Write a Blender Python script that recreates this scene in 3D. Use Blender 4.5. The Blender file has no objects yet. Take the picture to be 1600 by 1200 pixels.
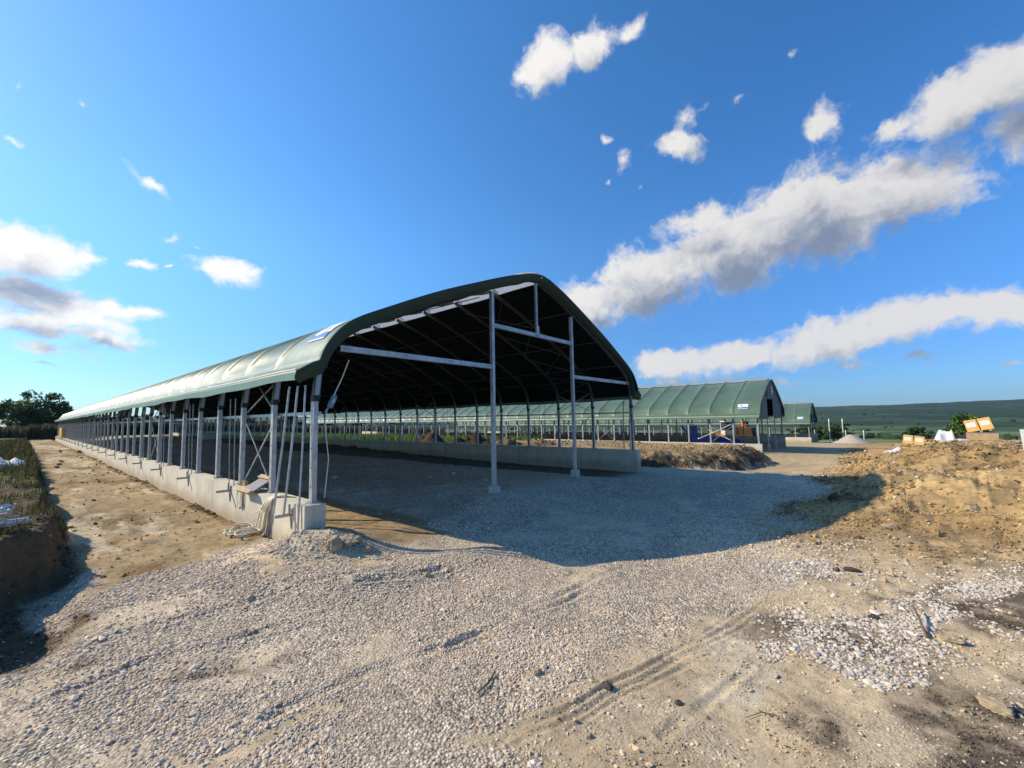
import bpy, math, random
import numpy as np
from mathutils import Vector, Matrix, Euler, noise as mnoise

random.seed(7)
rng = np.random.default_rng(11)
scene = bpy.context.scene
COL = scene.collection
R = math.radians

# ------------------------------------------------------------------ camera
CX, CY, CZ = -3.0241, -6.7484, 1.9992
YAW, PITCH, ROLL, FPX = 0.8682, 0.0833, -0.018, 643.86
F_ = np.array([math.sin(YAW) * math.cos(PITCH), math.cos(YAW) * math.cos(PITCH), math.sin(PITCH)])
R0 = np.array([math.cos(YAW), -math.sin(YAW), 0.0])
U0 = np.cross(R0, F_)
RR = R0 * math.cos(ROLL) + U0 * math.sin(ROLL)
UU = -R0 * math.sin(ROLL) + U0 * math.cos(ROLL)
cam_d = bpy.data.cameras.new('camera')
cam = bpy.data.objects.new('camera', cam_d)
COL.objects.link(cam)
cam_d.sensor_width = 36.0
cam_d.lens = FPX / 1600 * 36
cam_d.clip_start = 0.05
cam_d.clip_end = 20000
M = Matrix.Identity(4)
for i in range(3):
    M[i][0], M[i][1], M[i][2], M[i][3] = RR[i], UU[i], -F_[i], (CX, CY, CZ)[i]
cam.matrix_world = M
scene.camera = cam


def ray(u, v):
    return F_ + RR * ((u - 800) / FPX) + UU * ((600 - v) / FPX)


def gp(u, v, z=0.0):
    """ground position in metres of a survey sighting (u, v) at height z"""
    d = ray(u, v)
    t = (z - CZ) / d[2]
    return (CX + d[0] * t, CY + d[1] * t)


# ------------------------------------------------------------------ object helpers
def link(o):
    COL.objects.link(o)
    return o


def tag(o, label=None, cat=None, group=None, kind=None):
    if label: o['label'] = label
    if cat: o['category'] = cat
    if group: o['group'] = group
    if kind: o['kind'] = kind
    return o


def thing(name, label, cat, loc=(0, 0, 0), rz=0.0, group=None):
    o = link(bpy.data.objects.new(name, None))
    o.empty_display_size = 0.2
    o.location = loc
    o.rotation_euler = (0, 0, rz)
    return tag(o, label, cat, group)


class MB:
    """collects boxes, tubes and sheets into one mesh"""
    def __init__(self):
        self.v, self.f, self.m, self.s = [], [], [], []

    def add(self, vs, fs, mi=0, smooth=False):
        b = len(self.v)
        self.v.extend([tuple(map(float, p)) for p in vs])
        for f in fs:
            self.f.append(tuple(i + b for i in f))
            self.m.append(mi)
            self.s.append(smooth)
        return self

    def box(self, c, d, rot=None, mi=0, taper=1.0):
        x, y, z = d[0] / 2, d[1] / 2, d[2] / 2
        P = []
        for sz in (-1, 1):
            t = taper if sz > 0 else 1.0
            for sx, sy in ((-1, -1), (1, -1), (1, 1), (-1, 1)):
                P.append(Vector((sx * x * t, sy * y * t, sz * z)))
        if rot is not None:
            m = Euler(rot).to_matrix() if not isinstance(rot, Matrix) else rot
            P = [m @ p for p in P]
        c = Vector(c)
        P = [p + c for p in P]
        return self.add(P, [(3, 2, 1, 0), (4, 5, 6, 7), (0, 1, 5, 4), (1, 2, 6, 5), (2, 3, 7, 6), (3, 0, 4, 7)], mi)

    def bar(self, a, b, w, h=None, mi=0, up=(0, 0, 1)):
        a, b = Vector(a), Vector(b)
        h = h or w
        z = (b - a).normalized()
        u = Vector(up)
        if abs(z.dot(u)) > 0.98: u = Vector((0, 1, 0))
        x = u.cross(z).normalized()
        y = z.cross(x)
        P = []
        for p in (a, b):
            for sx, sy in ((-1, -1), (1, -1), (1, 1), (-1, 1)):
                P.append(p + x * (sx * w / 2) + y * (sy * h / 2))
        return self.add(P, [(3, 2, 1, 0), (4, 5, 6, 7), (0, 1, 5, 4), (1, 2, 6, 5), (2, 3, 7, 6), (3, 0, 4, 7)], mi)

    def tube(self, pts, r, n=6, mi=0, caps=True):
        pts = [Vector(p) for p in pts]
        rs = r if isinstance(r, (list, tuple)) else [r] * len(pts)
        P, fs = [], []
        prev = None
        for i, p in enumerate(pts):
            t = (pts[min(i + 1, len(pts) - 1)] - pts[max(i - 1, 0)]).normalized()
            if prev is None:
                u = Vector((0, 0, 1)) if abs(t.z) < 0.9 else Vector((1, 0, 0))
                x = u.cross(t).normalized()
            else:
                x = (prev - t * prev.dot(t)).normalized()
            prev = x
            y = t.cross(x)
            for k in range(n):
                a = 2 * math.pi * k / n
                P.append(p + (x * math.cos(a) + y * math.sin(a)) * rs[i])
        for i in range(len(pts) - 1):
            for k in range(n):
                k2 = (k + 1) % n
                fs.append((i * n + k, i * n + k2, (i + 1) * n + k2, (i + 1) * n + k))
        self.add(P, fs, mi, True)
        if caps:
            L = (len(pts) - 1) * n
            self.add(P[:n], [tuple(range(n - 1, -1, -1))], mi)
            self.add(P[L:], [tuple(range(n))], mi)
        return self

    def sheet(self, rows, mi=0, smooth=True, close=False):
        n = len(rows[0])
        P = [p for r in rows for p in r]
        fs = []
        for i in range(len(rows) - 1):
            for k in range(n - (0 if close else 1)):
                k2 = (k + 1) % n
                fs.append((i * n + k, i * n + k2, (i + 1) * n + k2, (i + 1) * n + k))
        return self.add(P, fs, mi, smooth)

    def mesh(self, name, mats):
        me = bpy.data.meshes.new(name)
        me.from_pydata(self.v, [], self.f)
        for m in (mats if isinstance(mats, (list, tuple)) else [mats]):
            me.materials.append(m)
        me.polygons.foreach_set('material_index', self.m)
        me.polygons.foreach_set('use_smooth', self.s)
        me.update()
        return me

    def build(self, name, mats, parent=None, loc=(0, 0, 0), rot=(0, 0, 0)):
        o = link(bpy.data.objects.new(name, self.mesh(name, mats)))
        o.location = loc
        o.rotation_euler = rot
        if parent is not None: o.parent = parent
        return o


def again(src, parent=None, loc=None, rot=None, name=None):
    c = src.copy()
    if name: c.name = name
    link(c)
    if parent is not None: c.parent = parent
    if loc is not None: c.location = loc
    if rot is not None: c.rotation_euler = rot
    return c


def np_mesh(name, V, Fc, mats, smooth=False, col=None, corner=False):
    """big mesh from numpy arrays; Fc is (n,3) or (n,4)"""
    me = bpy.data.meshes.new(name)
    V = np.asarray(V, np.float32)
    Fc = np.asarray(Fc, np.int32)
    k = Fc.shape[1]
    me.vertices.add(len(V))
    me.vertices.foreach_set('co', V.ravel())
    me.loops.add(Fc.size)
    me.loops.foreach_set('vertex_index', Fc.ravel())
    me.polygons.add(len(Fc))
    me.polygons.foreach_set('loop_start', np.arange(0, Fc.size, k, dtype=np.int32))
    me.polygons.foreach_set('loop_total', np.full(len(Fc), k, np.int32))
    me.polygons.foreach_set('use_smooth', np.full(len(Fc), smooth))
    for m in (mats if isinstance(mats, (list, tuple)) else [mats]):
        me.materials.append(m)
    me.update(calc_edges=True)
    if col is not None:
        a = me.attributes.new('tint', 'FLOAT_COLOR', 'POINT')
        c = np.ones((len(V), 4), np.float32)
        c[:, :col.shape[1]] = col
        a.data.foreach_set('color', c.ravel())
    return me


# ------------------------------------------------------------------ numpy noise
def _hash(ix, iy, seed):
    h = (ix.astype(np.int64) * 374761393 + iy.astype(np.int64) * 668265263 + seed * 1442695041) & 0xFFFFFFFF
    h = ((h ^ (h >> 13)) * 1274126177) & 0xFFFFFFFF
    h = (h ^ (h >> 16)) & 0xFFFFFF
    return h.astype(np.float64) / 0xFFFFFF


def vnoise(x, y, seed=0):
    x = np.asarray(x, float); y = np.asarray(y, float)
    ix = np.floor(x); iy = np.floor(y)
    fx = x - ix; fy = y - iy
    fx = fx * fx * fx * (fx * (fx * 6 - 15) + 10); fy = fy * fy * fy * (fy * (fy * 6 - 15) + 10)
    a = _hash(ix, iy, seed); b = _hash(ix + 1, iy, seed)
    c = _hash(ix, iy + 1, seed); d = _hash(ix + 1, iy + 1, seed)
    return (a * (1 - fx) + b * fx) * (1 - fy) + (c * (1 - fx) + d * fx) * fy


def fbm(x, y, s, seed=0, oct=4, gain=0.5):
    """-1..1, feature size s metres"""
    x = np.asarray(x, float) / s; y = np.asarray(y, float) / s
    t = 0; a = 1; n = 0
    for o in range(oct):
        c, sn = math.cos(o * 1.1 + seed), math.sin(o * 1.1 + seed)
        t = t + a * (vnoise(c * x - sn * y + 13.7 * o, sn * x + c * y + 7.1 * o, seed * 17 + o) * 2 - 1)
        n += a; a *= gain; x = x * 2.03; y = y * 2.03
    return t / n * 1.5


def sm(a, b, x):
    t = np.clip((np.asarray(x, float) - a) / (b - a), 0, 1)
    return t * t * (3 - 2 * t)


def sd_poly(x, y, P):
    """signed distance, positive inside"""
    P = np.asarray(P, float)
    d = np.full(np.shape(x), 1e18); ins = np.zeros(np.shape(x), bool)
    for i in range(len(P)):
        a = P[i]; b = P[i - 1]
        e = b - a
        wx = x - a[0]; wy = y - a[1]
        t = np.clip((wx * e[0] + wy * e[1]) / (e @ e), 0, 1)
        d = np.minimum(d, (wx - e[0] * t) ** 2 + (wy - e[1] * t) ** 2)
        c = ((a[1] > y) != (b[1] > y)) & (x < (b[0] - a[0]) * (y - a[1]) / ((b[1] - a[1]) if b[1] != a[1] else 1e-9) + a[0])
        ins ^= c
    return np.sqrt(d) * np.where(ins, 1, -1)


def d_line(x, y, P):
    P = np.asarray(P, float)
    d = np.full(np.shape(x), 1e18)
    for i in range(len(P) - 1):
        a = P[i]; e = P[i + 1] - a
        wx = x - a[0]; wy = y - a[1]
        t = np.clip((wx * e[0] + wy * e[1]) / (e @ e), 0, 1)
        d = np.minimum(d, (wx - e[0] * t) ** 2 + (wy - e[1] * t) ** 2)
    return np.sqrt(d)


# ------------------------------------------------------------------ terrain
B2 = (32.57, -0.68, -0.95)
B3 = (72.1, -0.5, -2.3)
FAR_X = [-1e5, 0, 14, 33, 46, 72, 100, 160, 300, 520, 800, 1150, 1700, 2400, 3200, 4200, 1e5]
FAR_Z = [0, 0, -.12, -.95, -1.3, -2.35, -3.6, -7, -15, -22, -24, -12, 12, 42, 62, 50, 50]
FAR_Z2 = [0, 0, -.12, -.95, -1.3, -2.35, -3.3, -5.5, -9, -12, -12, -5, 8, 26, 42, 40, 40]


def height(x, y, detail=True):
    x = np.asarray(x, float); y = np.asarray(y, float)
    sx = np.where(x > 0, x * np.clip(1 + 0 * y, 0, 1), 0)
    # eastward fall of the land, then the valley and the wooded ridge beyond it
    az = sm(0.15, 1.0, np.arctan2(x, np.maximum(y, 1e-3) + 0 * x) / (math.pi / 2))
    rr = np.hypot(x, np.clip(y, -1e9, 1e9))
    blend = sm(90, 220, rr)
    dist = sx * (1 - blend) + rr * blend
    far = np.interp(dist, FAR_X, FAR_Z); far2 = np.interp(dist, FAR_X, FAR_Z2)
    south = np.clip(0.62 + 0.42 * np.clip(-y / np.maximum(rr, 1), -.4, .7) / .35, .5, 1.25)
    hill = np.where(far > -20, far, far)
    up = sm(900, 2600, dist)
    z = far * (1 - up) + far * south * up
    flat = np.where(x < 0, 1, 0) * blend
    z = np.where((x > 0), z * (az) + far2 * (1 - az), 0 * z)
    z = z + sm(300, 2500, rr) * (fbm(x, y, 700, 3, 3) * 6 + fbm(x, y, 60, 8, 3) * 3.0)
    z = z + sm(60, 200, rr) * fbm(x, y, 50, 9, 3) * .5
    # barn pads stay level
    # spoil heap on the south side of the road
    wy = -5.3 - y + fbm(x, y, 3.5, 21, 3) * .55
    cx = 31 + np.clip(-5.3 - y, 0, 20) * 1.25
    mnd = 0.92 * sm(0, 4.2, wy) * sm(2.6, 12, x) * (1 - sm(cx, cx + 9, x)) * (1 - .35 * sm(18, 30, -y))
    z = z + mnd * (1 + .10 * fbm(x, y, 4, 5, 2))
    mm = sm(.03, .3, mnd)
    # bank between the first and the second barn
    toe = np.interp(x, [12.5, 14.7, 15.7, 17.8, 22.4, 26, 30], [2.6, -.6, -1.35, -2.1, -2.6, -2.7, -1.0])
    bank = sm(-.1, 1.9, y - toe + fbm(x, y, 1.1, 31, 4, .6) * .30 + .12 * fbm(x, y, .28, 34, 2)) * sm(12.2, 15.5, x + (y - 2) * .12) * (1 - sm(32.25, 32.45, x))
    z = z + bank * (.60 + .12 * fbm(x, y, 5, 33, 2)) * (1 - .3 * sm(9, 30, y))
    road = sm(13, 20, x) * (1 - sm(26, 32, x)) * (1 - bank) * (1 - mm) * sm(-7, -4, y) * (1 - sm(0, 4, y))
    z = z - .35 * road * (1 - sm(0, .3, bank))
    # verge on the west side with its cut face
    ex = -2.52 + fbm(x * 0, y, 1.6, 41, 3) * .13 - .004 * np.clip(y, 0, 80)
    fy = 1.45 + .9 * np.clip(x + 2.62, -.6, .2) + fbm(x, y * 0, .6, 42, 3) * .14
    fy = np.where(x < -3.28, -.3 + 2.6 * sm(-3.45, -3.25, x), fy)
    berm = sm(-.08, .20, ex - x) * sm(-.12, .26, y - fy) * (1 - sm(74, 80, y))
    z = z + berm * (.60 + .10 * fbm(x, y, 2.5, 43, 3))
    pit = sm(-2.35, -2.9, x) * sm(-1.9, -.6, y) * (1 - berm)
    z = z - .16 * pit
    path = sm(-2.7, -2.4, x) * (1 - sm(-.4, -.2, x)) * sm(0, 2, y)
    z = z + .14 * path * (1 - berm)
    # gravel heaped against the front of the first barn
    hp = np.exp(-(((x + .05) / 1.05) ** 2 + ((y + .35) / .85) ** 2))
    z = z + .38 * hp * (1 + .15 * fbm(x, y, .5, 51, 2))
    z = z + .30 * np.exp(-((y + .15) / 1.0) ** 2) * sm(2.2, 4.2, x) * (1 - sm(7.5, 10.5, x))
    z = z + .10 * np.exp(-((y + 2.0 + .25 * (x - .3)) / .45) ** 2) * sm(-1.4, -.4, x) * (1 - sm(1.5, 3, x))
    z = z + .05 * sm(2.0, 2.5, x) * (1 - sm(9.6, 10, x)) * sm(.3, 1.5, y) * (1 - sm(75, 77, y))
    if detail:
        near = 1 - sm(14, 45, np.hypot(x - CX, y - CY))
        rough = .012 + .035 * mm + .07 * sm(.05, .4, bank) * (1 - sm(.85, 1, bank)) + .02 * sm(.1, .6, bank) + .06 * berm + .022 * path
        z = z + rough * fbm(x, y, .5, 61, 4, .62) + near * mm * .035 * np.maximum(0, fbm(x, y, .16, 62, 2))
        z = z + mm * .12 * fbm(x, y, 1.6, 63, 4, .6) * (1 + mm) + mm * .05 * (.5 - np.abs(fbm(x * .5, y * 1.6, .9, 68, 3)))
        z = z + .022 * fbm(x, y, 1.7, 64, 2)
        for P, w, dp in RUTS:
            dd = d_line(x + .03 * fbm(x, y, .6, 65, 2), y + .03 * fbm(x, y, .6, 66, 2), P)
            brk = .45 + .55 * sm(-.2, .25, fbm(x, y, .5, 67, 2))
            z = z + brk * dp * (-np.exp(-(dd / w) ** 2) + .55 * np.exp(-((dd - 1.9 * w) / (.8 * w)) ** 2))
    return z


def g(*uv):
    return [gp(u, v) for u, v in uv]


RUTS = [
    (g((780, 1158), (960, 1065), (1120, 985), (1180, 950)), .024, .011),
    (g((800, 1162), (975, 1078), (1100, 1005), (1170, 970)), .02, .010),
    (g((800, 1140), (920, 1085), (1040, 1025), (1090, 990), (1150, 950)), .02, .009),
    (g((830, 1160), (940, 1108), (1010, 1070), (1110, 1020)), .018, .008),
    (g((60, 1105), (220, 1040), (400, 990), (520, 960)), .05, .02),
    (g((420, 1120), (560, 1055), (760, 985), (905, 925)), .045, .022),
    (g((150, 1005), (320, 960), (450, 930), (600, 900)), .05, .018),
    (g((560, 920), (640, 908), (690, 895)), .05, .03),
    (g((700, 1010), (800, 960), (880, 925), (960, 890)), .04, .018),
    (g((1040, 1150), (1110, 1090), (1170, 1040)), .03, .012),
    (g((1150, 735), (1200, 722), (1240, 712)), .25, .05),
    (g((1160, 752), (1230, 735), (1300, 712)), .22, .05),
]


def hz(x, y):
    return float(height(np.array([x]), np.array([y]))[0])


Z_TAN = g((850, 1200), (735, 1150), (850, 1085), (1000, 1020), (1065, 975), (1150, 965), (1230, 905), (1330, 850), (1600, 830), (1900, 830), (1900, 1500), (850, 1500))
Z_TAN2 = g((200, 1190), (420, 1120), (560, 1080), (580, 1095), (400, 1170), (330, 1220))
Z_TAN3 = g((330, 888), (470, 895), (610, 868), (640, 880), (540, 905), (420, 915))
Z_WHITE = [g((1215, 1015), (1265, 975), (1345, 955), (1440, 918), (1485, 945), (1500, 1010), (1475, 1062), (1380, 1072), (1290, 1055)),
           g((1465, 915), (1540, 890), (1700, 885), (1700, 915), (1540, 925), (1480, 940)),
           g((1185, 885), (1250, 865), (1310, 885), (1320, 905), (1230, 912)),
           g((1180, 1000), (1230, 1000), (1240, 1030), (1190, 1035))]
Z_DARK = [g((1380, 1200), (1420, 1110), (1480, 1075), (1600, 1100), (1750, 1120), (1750, 1400), (1380, 1400)),
          g((1465, 935), (1600, 930), (1700, 950), (1600, 990), (1500, 985)),
          g((1210, 1105), (1290, 1090), (1330, 1120), (1270, 1150), (1215, 1140)),
          g((1270, 975), (1330, 960), (1350, 975), (1290, 995)),
          g((230, 1070), (330, 1035), (460, 1018), (470, 1035), (340, 1060), (260, 1085)),
          g((0, 985), (100, 1000), (200, 1015), (160, 1030), (0, 1025)),
          g((1450, 870), (1560, 850), (1600, 860), (1560, 905), (1470, 890))]
Z_PALE = g((1080, 985), (1160, 975), (1230, 1010), (1240, 1060), (1170, 1110), (1080, 1130), (1060, 1060))
Z_INNER = [(-.2, -.3), (1.0, -1.1), (1.9, -1.0), (2.3, 0), (2.35, 5), (2.3, 30), (2.3, 76), (-.2, 76)]


def wob(x, y, a=.25, s=.7, seed=71):
    return x + a * fbm(x, y, s, seed, 3), y + a * fbm(x, y, s, seed + 1, 3)


def zones(x, y):
    """colour (n,3), gravel cover, clod cover, white stone cover"""
    x = np.asarray(x, float); y = np.asarray(y, float)
    n = x.shape
    rr = np.hypot(x - CX, y - CY)
    wx, wy = wob(x, y)
    c = np.empty(n + (3,))
    GR = np.array([.575, .475, .35]); TAN = np.array([.53, .405, .255]); BRN = np.array([.315, .205, .095])
    PATH = np.array([.35, .25, .135]); DRK = np.array([.125, .098, .070]); PALE = np.array([.58, .50, .36])
    GRS = np.array([.085, .088, .035]); SOIL = np.array([.12, .084, .045])

    def mix(c, k, w):
        return c * (1 - w[..., None]) + np.asarray(k) * w[..., None]
    c[...] = GR
    grav = np.ones(n)
    t = sm(-.10, .14, np.maximum(np.maximum(sd_poly(wx, wy, Z_TAN), sd_poly(wx, wy, Z_TAN2)), sd_poly(wx, wy, Z_TAN3)))
    # broken patches of gravel lie over the tan ground too
    patch = sm(.18, .45, fbm(x, y, .8, 75, 3)) * .55
    c = mix(c, TAN, t * (1 - .5 * patch)); grav = grav * (1 - t * (1 - patch * .5))
    holes = sm(.42, .75, fbm(x, y, .9, 77, 3)) * (1 - t) * sm(1.0, 2.5, rr)
    c = mix(c, GR * np.array([1.04, 1.0, .93]), holes * .8); grav = grav * (1 - .65 * holes)
    c = mix(c, PALE, sm(-.12, .22, sd_poly(wx, wy, Z_PALE)) * .6)
    grav = grav * (1 - .8 * sm(-.05, .12, sd_poly(wx, wy, Z_PALE)))
    for P in Z_DARK:
        w = sm(-.12, .16, sd_poly(wx, wy, P)) * (.85 + .9 * fbm(x, y, .22, 79, 4, .62))
        c = mix(c, DRK, np.clip(w, 0, 1))
    dp = sm(.12, .5, fbm(x, y, .75, 119, 4, .62)) * sm(.6, 1.8, x) * sm(-5.2, -6.0, y) * sm(-.1, .3, sd_poly(wx, wy, Z_TAN))
    c = mix(c, DRK * 1.1, dp * .85)
    wht = np.zeros(n)
    for P in Z_WHITE:
        wht = np.maximum(wht, sm(-.12, .10, sd_poly(*wob(x, y, .2, .4, 81), P)))
    wht = np.maximum(wht, .40 * sm(.05, .5, fbm(x, y, .7, 83, 3)) * sm(-.1, .3, sd_poly(wx, wy, Z_TAN)) * sm(.6, 1.6, x))
    c = mix(c, DRK * 1.6, .55 * sm(.3, .9, wht))
    grav = grav * (1 - wht)
    # inside the barn, strip of dirt along the west wall
    w = sm(-.08, .12, sd_poly(*wob(x, y, .12, .6, 85), Z_INNER))
    c = mix(c, PATH * .95, w); grav = grav * (1 - w)
    e = sm(9.4, 9.9, x + .2 * fbm(x, y, 1.5, 86, 2)) * (1 - sm(12, 12.3, x)) * sm(-.8, .4, y)
    c = mix(c, SOIL * 1.3, e); grav = grav * (1 - e)
    # dirt path along the west wall
    w = sm(.0, .22, y - np.interp(x, [-2.8, -2.1, -1.42, -.82, -.3, .1], [-.1, .42, .50, .68, .95, 1.1]) + .10 * fbm(x, y, .5, 87, 3)) * (1 - sm(-.1, 0, x)) * sm(-6, -4, x)
    c = mix(c, PATH * (1 + .0 * x[..., None]), w); grav = grav * (1 - w)
    pl = sm(-.05, .30, fbm(x * 1.6, y * .35, 1.1, 88, 5, .65)) * w
    c = mix(c, [.54, .44, .29], pl * .9)
    dk = sm(.02, .38, fbm(x * 1.5, y * .4, 1.3, 89, 5, .65)) * w
    c = mix(c, [.20, .125, .055], dk * .85)
    e = sm(-.66, -.42, x + .08 * fbm(x, y, .5, 90, 3)) * w
    e_w = e * sm(-.1, .4, fbm(x, y, .7, 116, 2)); w_p = w
    c = mix(c, [.19, .125, .06], e * .9)
    # verge
    v = sm(-2.40, -2.58, x + .12 * fbm(x, y, .9, 91, 3)) * sm(-1.1, -.5, y + .3 * fbm(x, y, .6, 92, 2) - (x + 2.6) * .9)
    c = mix(c, SOIL, v); grav = grav * (1 - v)
    gr = sm(-.1, .3, fbm(x, y, 1.2, 93, 3)) * sm(-2.5, -2.7, x) * sm(1.2, 2.6, y)
    c = mix(c, GRS, gr)
    g2 = sm(-2.58, -2.75, x) * sm(8, 13, y)
    c = mix(c, GRS * np.array([1.0, 1.05, .8]), g2)
    # patch of gravel spilled in the pit
    w = sm(-.1, .12, sd_poly(*wob(x, y, .12, .4, 94), g((48, 925), (90, 912), (124, 908), (160, 896), (140, 940), (112, 975), (80, 980), (58, 945))))
    c = mix(c, GR, w); grav = np.maximum(grav, w)
    # spoil heap
    k = sm(-.25, .55, -5.35 - y + .6 * fbm(x, y, 1.5, 95, 3)) * sm(3.6, 6.5, x + .7 * fbm(x, y, 1.2, 96, 3) + .55 * (-5.3 - y) * 0)
    hcol = np.clip(.5 + .55 * fbm(x, y, 1.6, 97, 4), 0, 1)
    hc = np.array([.29, .19, .085]) + (np.array([.50, .345, .165]) - np.array([.29, .19, .085])) * hcol[..., None]
    c = c * (1 - k[..., None]) + hc * k[..., None]
    c = mix(c, [.11, .085, .05], k * sm(.10, .34, fbm(x * .55, y * 2.0, .55, 98, 5, .68) * (.55 + .6 * (fbm(x, y, 3.5, 123, 2) > 0))) * .62)
    grav = grav * (1 - k)
    # bank
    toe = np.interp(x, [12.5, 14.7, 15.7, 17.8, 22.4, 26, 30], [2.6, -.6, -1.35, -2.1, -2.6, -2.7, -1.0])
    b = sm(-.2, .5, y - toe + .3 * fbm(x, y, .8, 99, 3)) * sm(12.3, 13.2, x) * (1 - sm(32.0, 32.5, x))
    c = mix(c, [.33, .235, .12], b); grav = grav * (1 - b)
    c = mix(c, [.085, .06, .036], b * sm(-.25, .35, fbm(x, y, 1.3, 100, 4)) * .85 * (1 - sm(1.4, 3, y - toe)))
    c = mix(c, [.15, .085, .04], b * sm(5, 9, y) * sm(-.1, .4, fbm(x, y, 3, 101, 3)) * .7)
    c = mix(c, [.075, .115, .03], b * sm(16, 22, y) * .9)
    c = mix(c, [.060, .043, .028], b * sm(-.2, .1, y - toe) * sm(1.5, .7, y - toe + .5 * fbm(x, y, .7, 122, 3)) * .85)  # dark topsoil, with the shade of the bank's front face put into the colour
    # road and yard to the east
    rd = sm(13, 17, x) * (1 - b) * (1 - k) * (1 - sm(95, 110, x))
    c = mix(c, [.43, .325, .185], rd); grav = grav * (1 - rd)
    # everything beyond the site
    far = np.maximum(sm(88, 108, x + 8 * fbm(x, y, 25, 102, 2)), np.maximum(sm(78, 82, y) * (1 - .0 * x), sm(20, 30, -y)))
    far = np.maximum(far, sm(-4, -6, x))
    c = mix(c, [.075, .125, .036], far); grav = grav * (1 - far)
    r0 = np.hypot(x, y)
    f1 = fbm(x, y * .55, 130, 103, 3); f2 = fbm(x * .8, y, 45, 104, 3)
    c = mix(c, [.16, .20, .075], far * sm(.1, .5, f1) * sm(60, 200, r0))
    c = mix(c, [.030, .055, .018], far * sm(.05, .35, f2) * sm(120, 260, r0) * .85)
    c = mix(c, [.30, .28, .14], far * sm(.62, .9, fbm(x * .35, y, 90, 105, 3)) * sm(120, 260, r0) * .8)
    fo = sm(640, 960, r0 + 200 * fbm(x, y, 260, 106, 3))
    c = mix(c, [.014, .034, .010], fo)
    c = mix(c, [.030, .060, .017], fo * sm(0, .5, fbm(x, y, 90, 107, 4)))
    c = mix(c, [.075, .105, .042], fo * sm(.34, .62, fbm(x * .8, y * .35, 170, 124, 4)) * .4)
    c = c * (1 + .30 * fo * fbm(x, y, 38, 125, 3))[..., None]
    c = c * (1 + .10 * fbm(x, y, 2.3, 108, 3) * (1 - far) + .08 * fbm(x, y, .35, 109, 3) * (1 - far))[..., None]
    foot = e_w * .8 + .05 * w_p + .5 * v * sm(-.4, .8, y) * sm(5, 2, y)
    return np.clip(c, 0.004, .8), grav * (1 - far), k + .95 * b * (1 - .7 * sm(1.5, 4, y - toe)) + foot, wht * (1 - k)


# ------------------------------------------------------------------ materials
def nm(name):
    m = bpy.data.materials.new(name)
    m.use_nodes = True
    nt = m.node_tree
    b = nt.nodes['Principled BSDF']
    return m, nt, b


def nd(nt, t, **kw):
    n = nt.nodes.new(t)
    for k, v in kw.items():
        if k == 'ins':
            for i, val in v.items():
                if isinstance(val, bpy.types.NodeSocket): nt.links.new(val, n.inputs[i])
                else: n.inputs[i].default_value = val
        else: setattr(n, k, v)
    return n


def noise(nt, scale, detail=4, rough=.55, vec=None):
    n = nd(nt, 'ShaderNodeTexNoise', ins={'Scale': scale, 'Detail': detail, 'Roughness': rough})
    if vec is not None: nt.links.new(vec, n.inputs['Vector'])
    return n


def ramp(nt, fac, pts):
    n = nd(nt, 'ShaderNodeValToRGB')
    e = n.color_ramp.elements
    while len(e) < len(pts): e.new(.5)
    for i, (p, c) in enumerate(pts):
        e[i].position = p
        e[i].color = (c, c, c, 1) if isinstance(c, (int, float)) else tuple(c) + (1,)
    nt.links.new(fac, n.inputs[0])
    return n


def mixc(nt, fac, a, b, mode='MIX'):
    n = nd(nt, 'ShaderNodeMix', data_type='RGBA', blend_type=mode)
    for s, v in ((n.inputs[0], fac), (n.inputs[6], a), (n.inputs[7], b)):
        if isinstance(v, bpy.types.NodeSocket): nt.links.new(v, s)
        elif isinstance(v, (int, float)): s.default_value = v
        else: s.default_value = tuple(v) + (1,)
    return n.outputs[2]


def math_(nt, op, a, b=None, c=None, clamp=False):
    n = nd(nt, 'ShaderNodeMath', operation=op, use_clamp=clamp)
    for i, v in enumerate((a, b, c)):
        if v is None: continue
        if isinstance(v, bpy.types.NodeSocket): nt.links.new(v, n.inputs[i])
        else: n.inputs[i].default_value = v
    return n.outputs[0]


def mat(name, col, rough=.6, metal=0.0, var=.25, scale=6.0, bump=.15, bscale=None, spec=.5, col2=None, coords='Object'):
    m, nt, b = nm(name)
    tc = nd(nt, 'ShaderNodeTexCoord').outputs[coords]
    n = noise(nt, scale, 6, .6, tc)
    c2 = col2 or tuple(c * (1 - var) for c in col)
    f = ramp(nt, n.outputs[0], [(.32, 0.0), (.68, 1.0)])
    nt.links.new(mixc(nt, f.outputs[0], c2, col), b.inputs['Base Color'])
    b.inputs['Roughness'].default_value = rough
    b.inputs['Metallic'].default_value = metal
    b.inputs['Specular IOR Level'].default_value = spec
    if bump:
        n2 = noise(nt, bscale or scale * 5, 5, .6, tc)
        bp = nd(nt, 'ShaderNodeBump', ins={'Strength': bump, 'Distance': .02, 'Height': n2.outputs[0]})
        nt.links.new(bp.outputs[0], b.inputs['Normal'])
    return m


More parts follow.
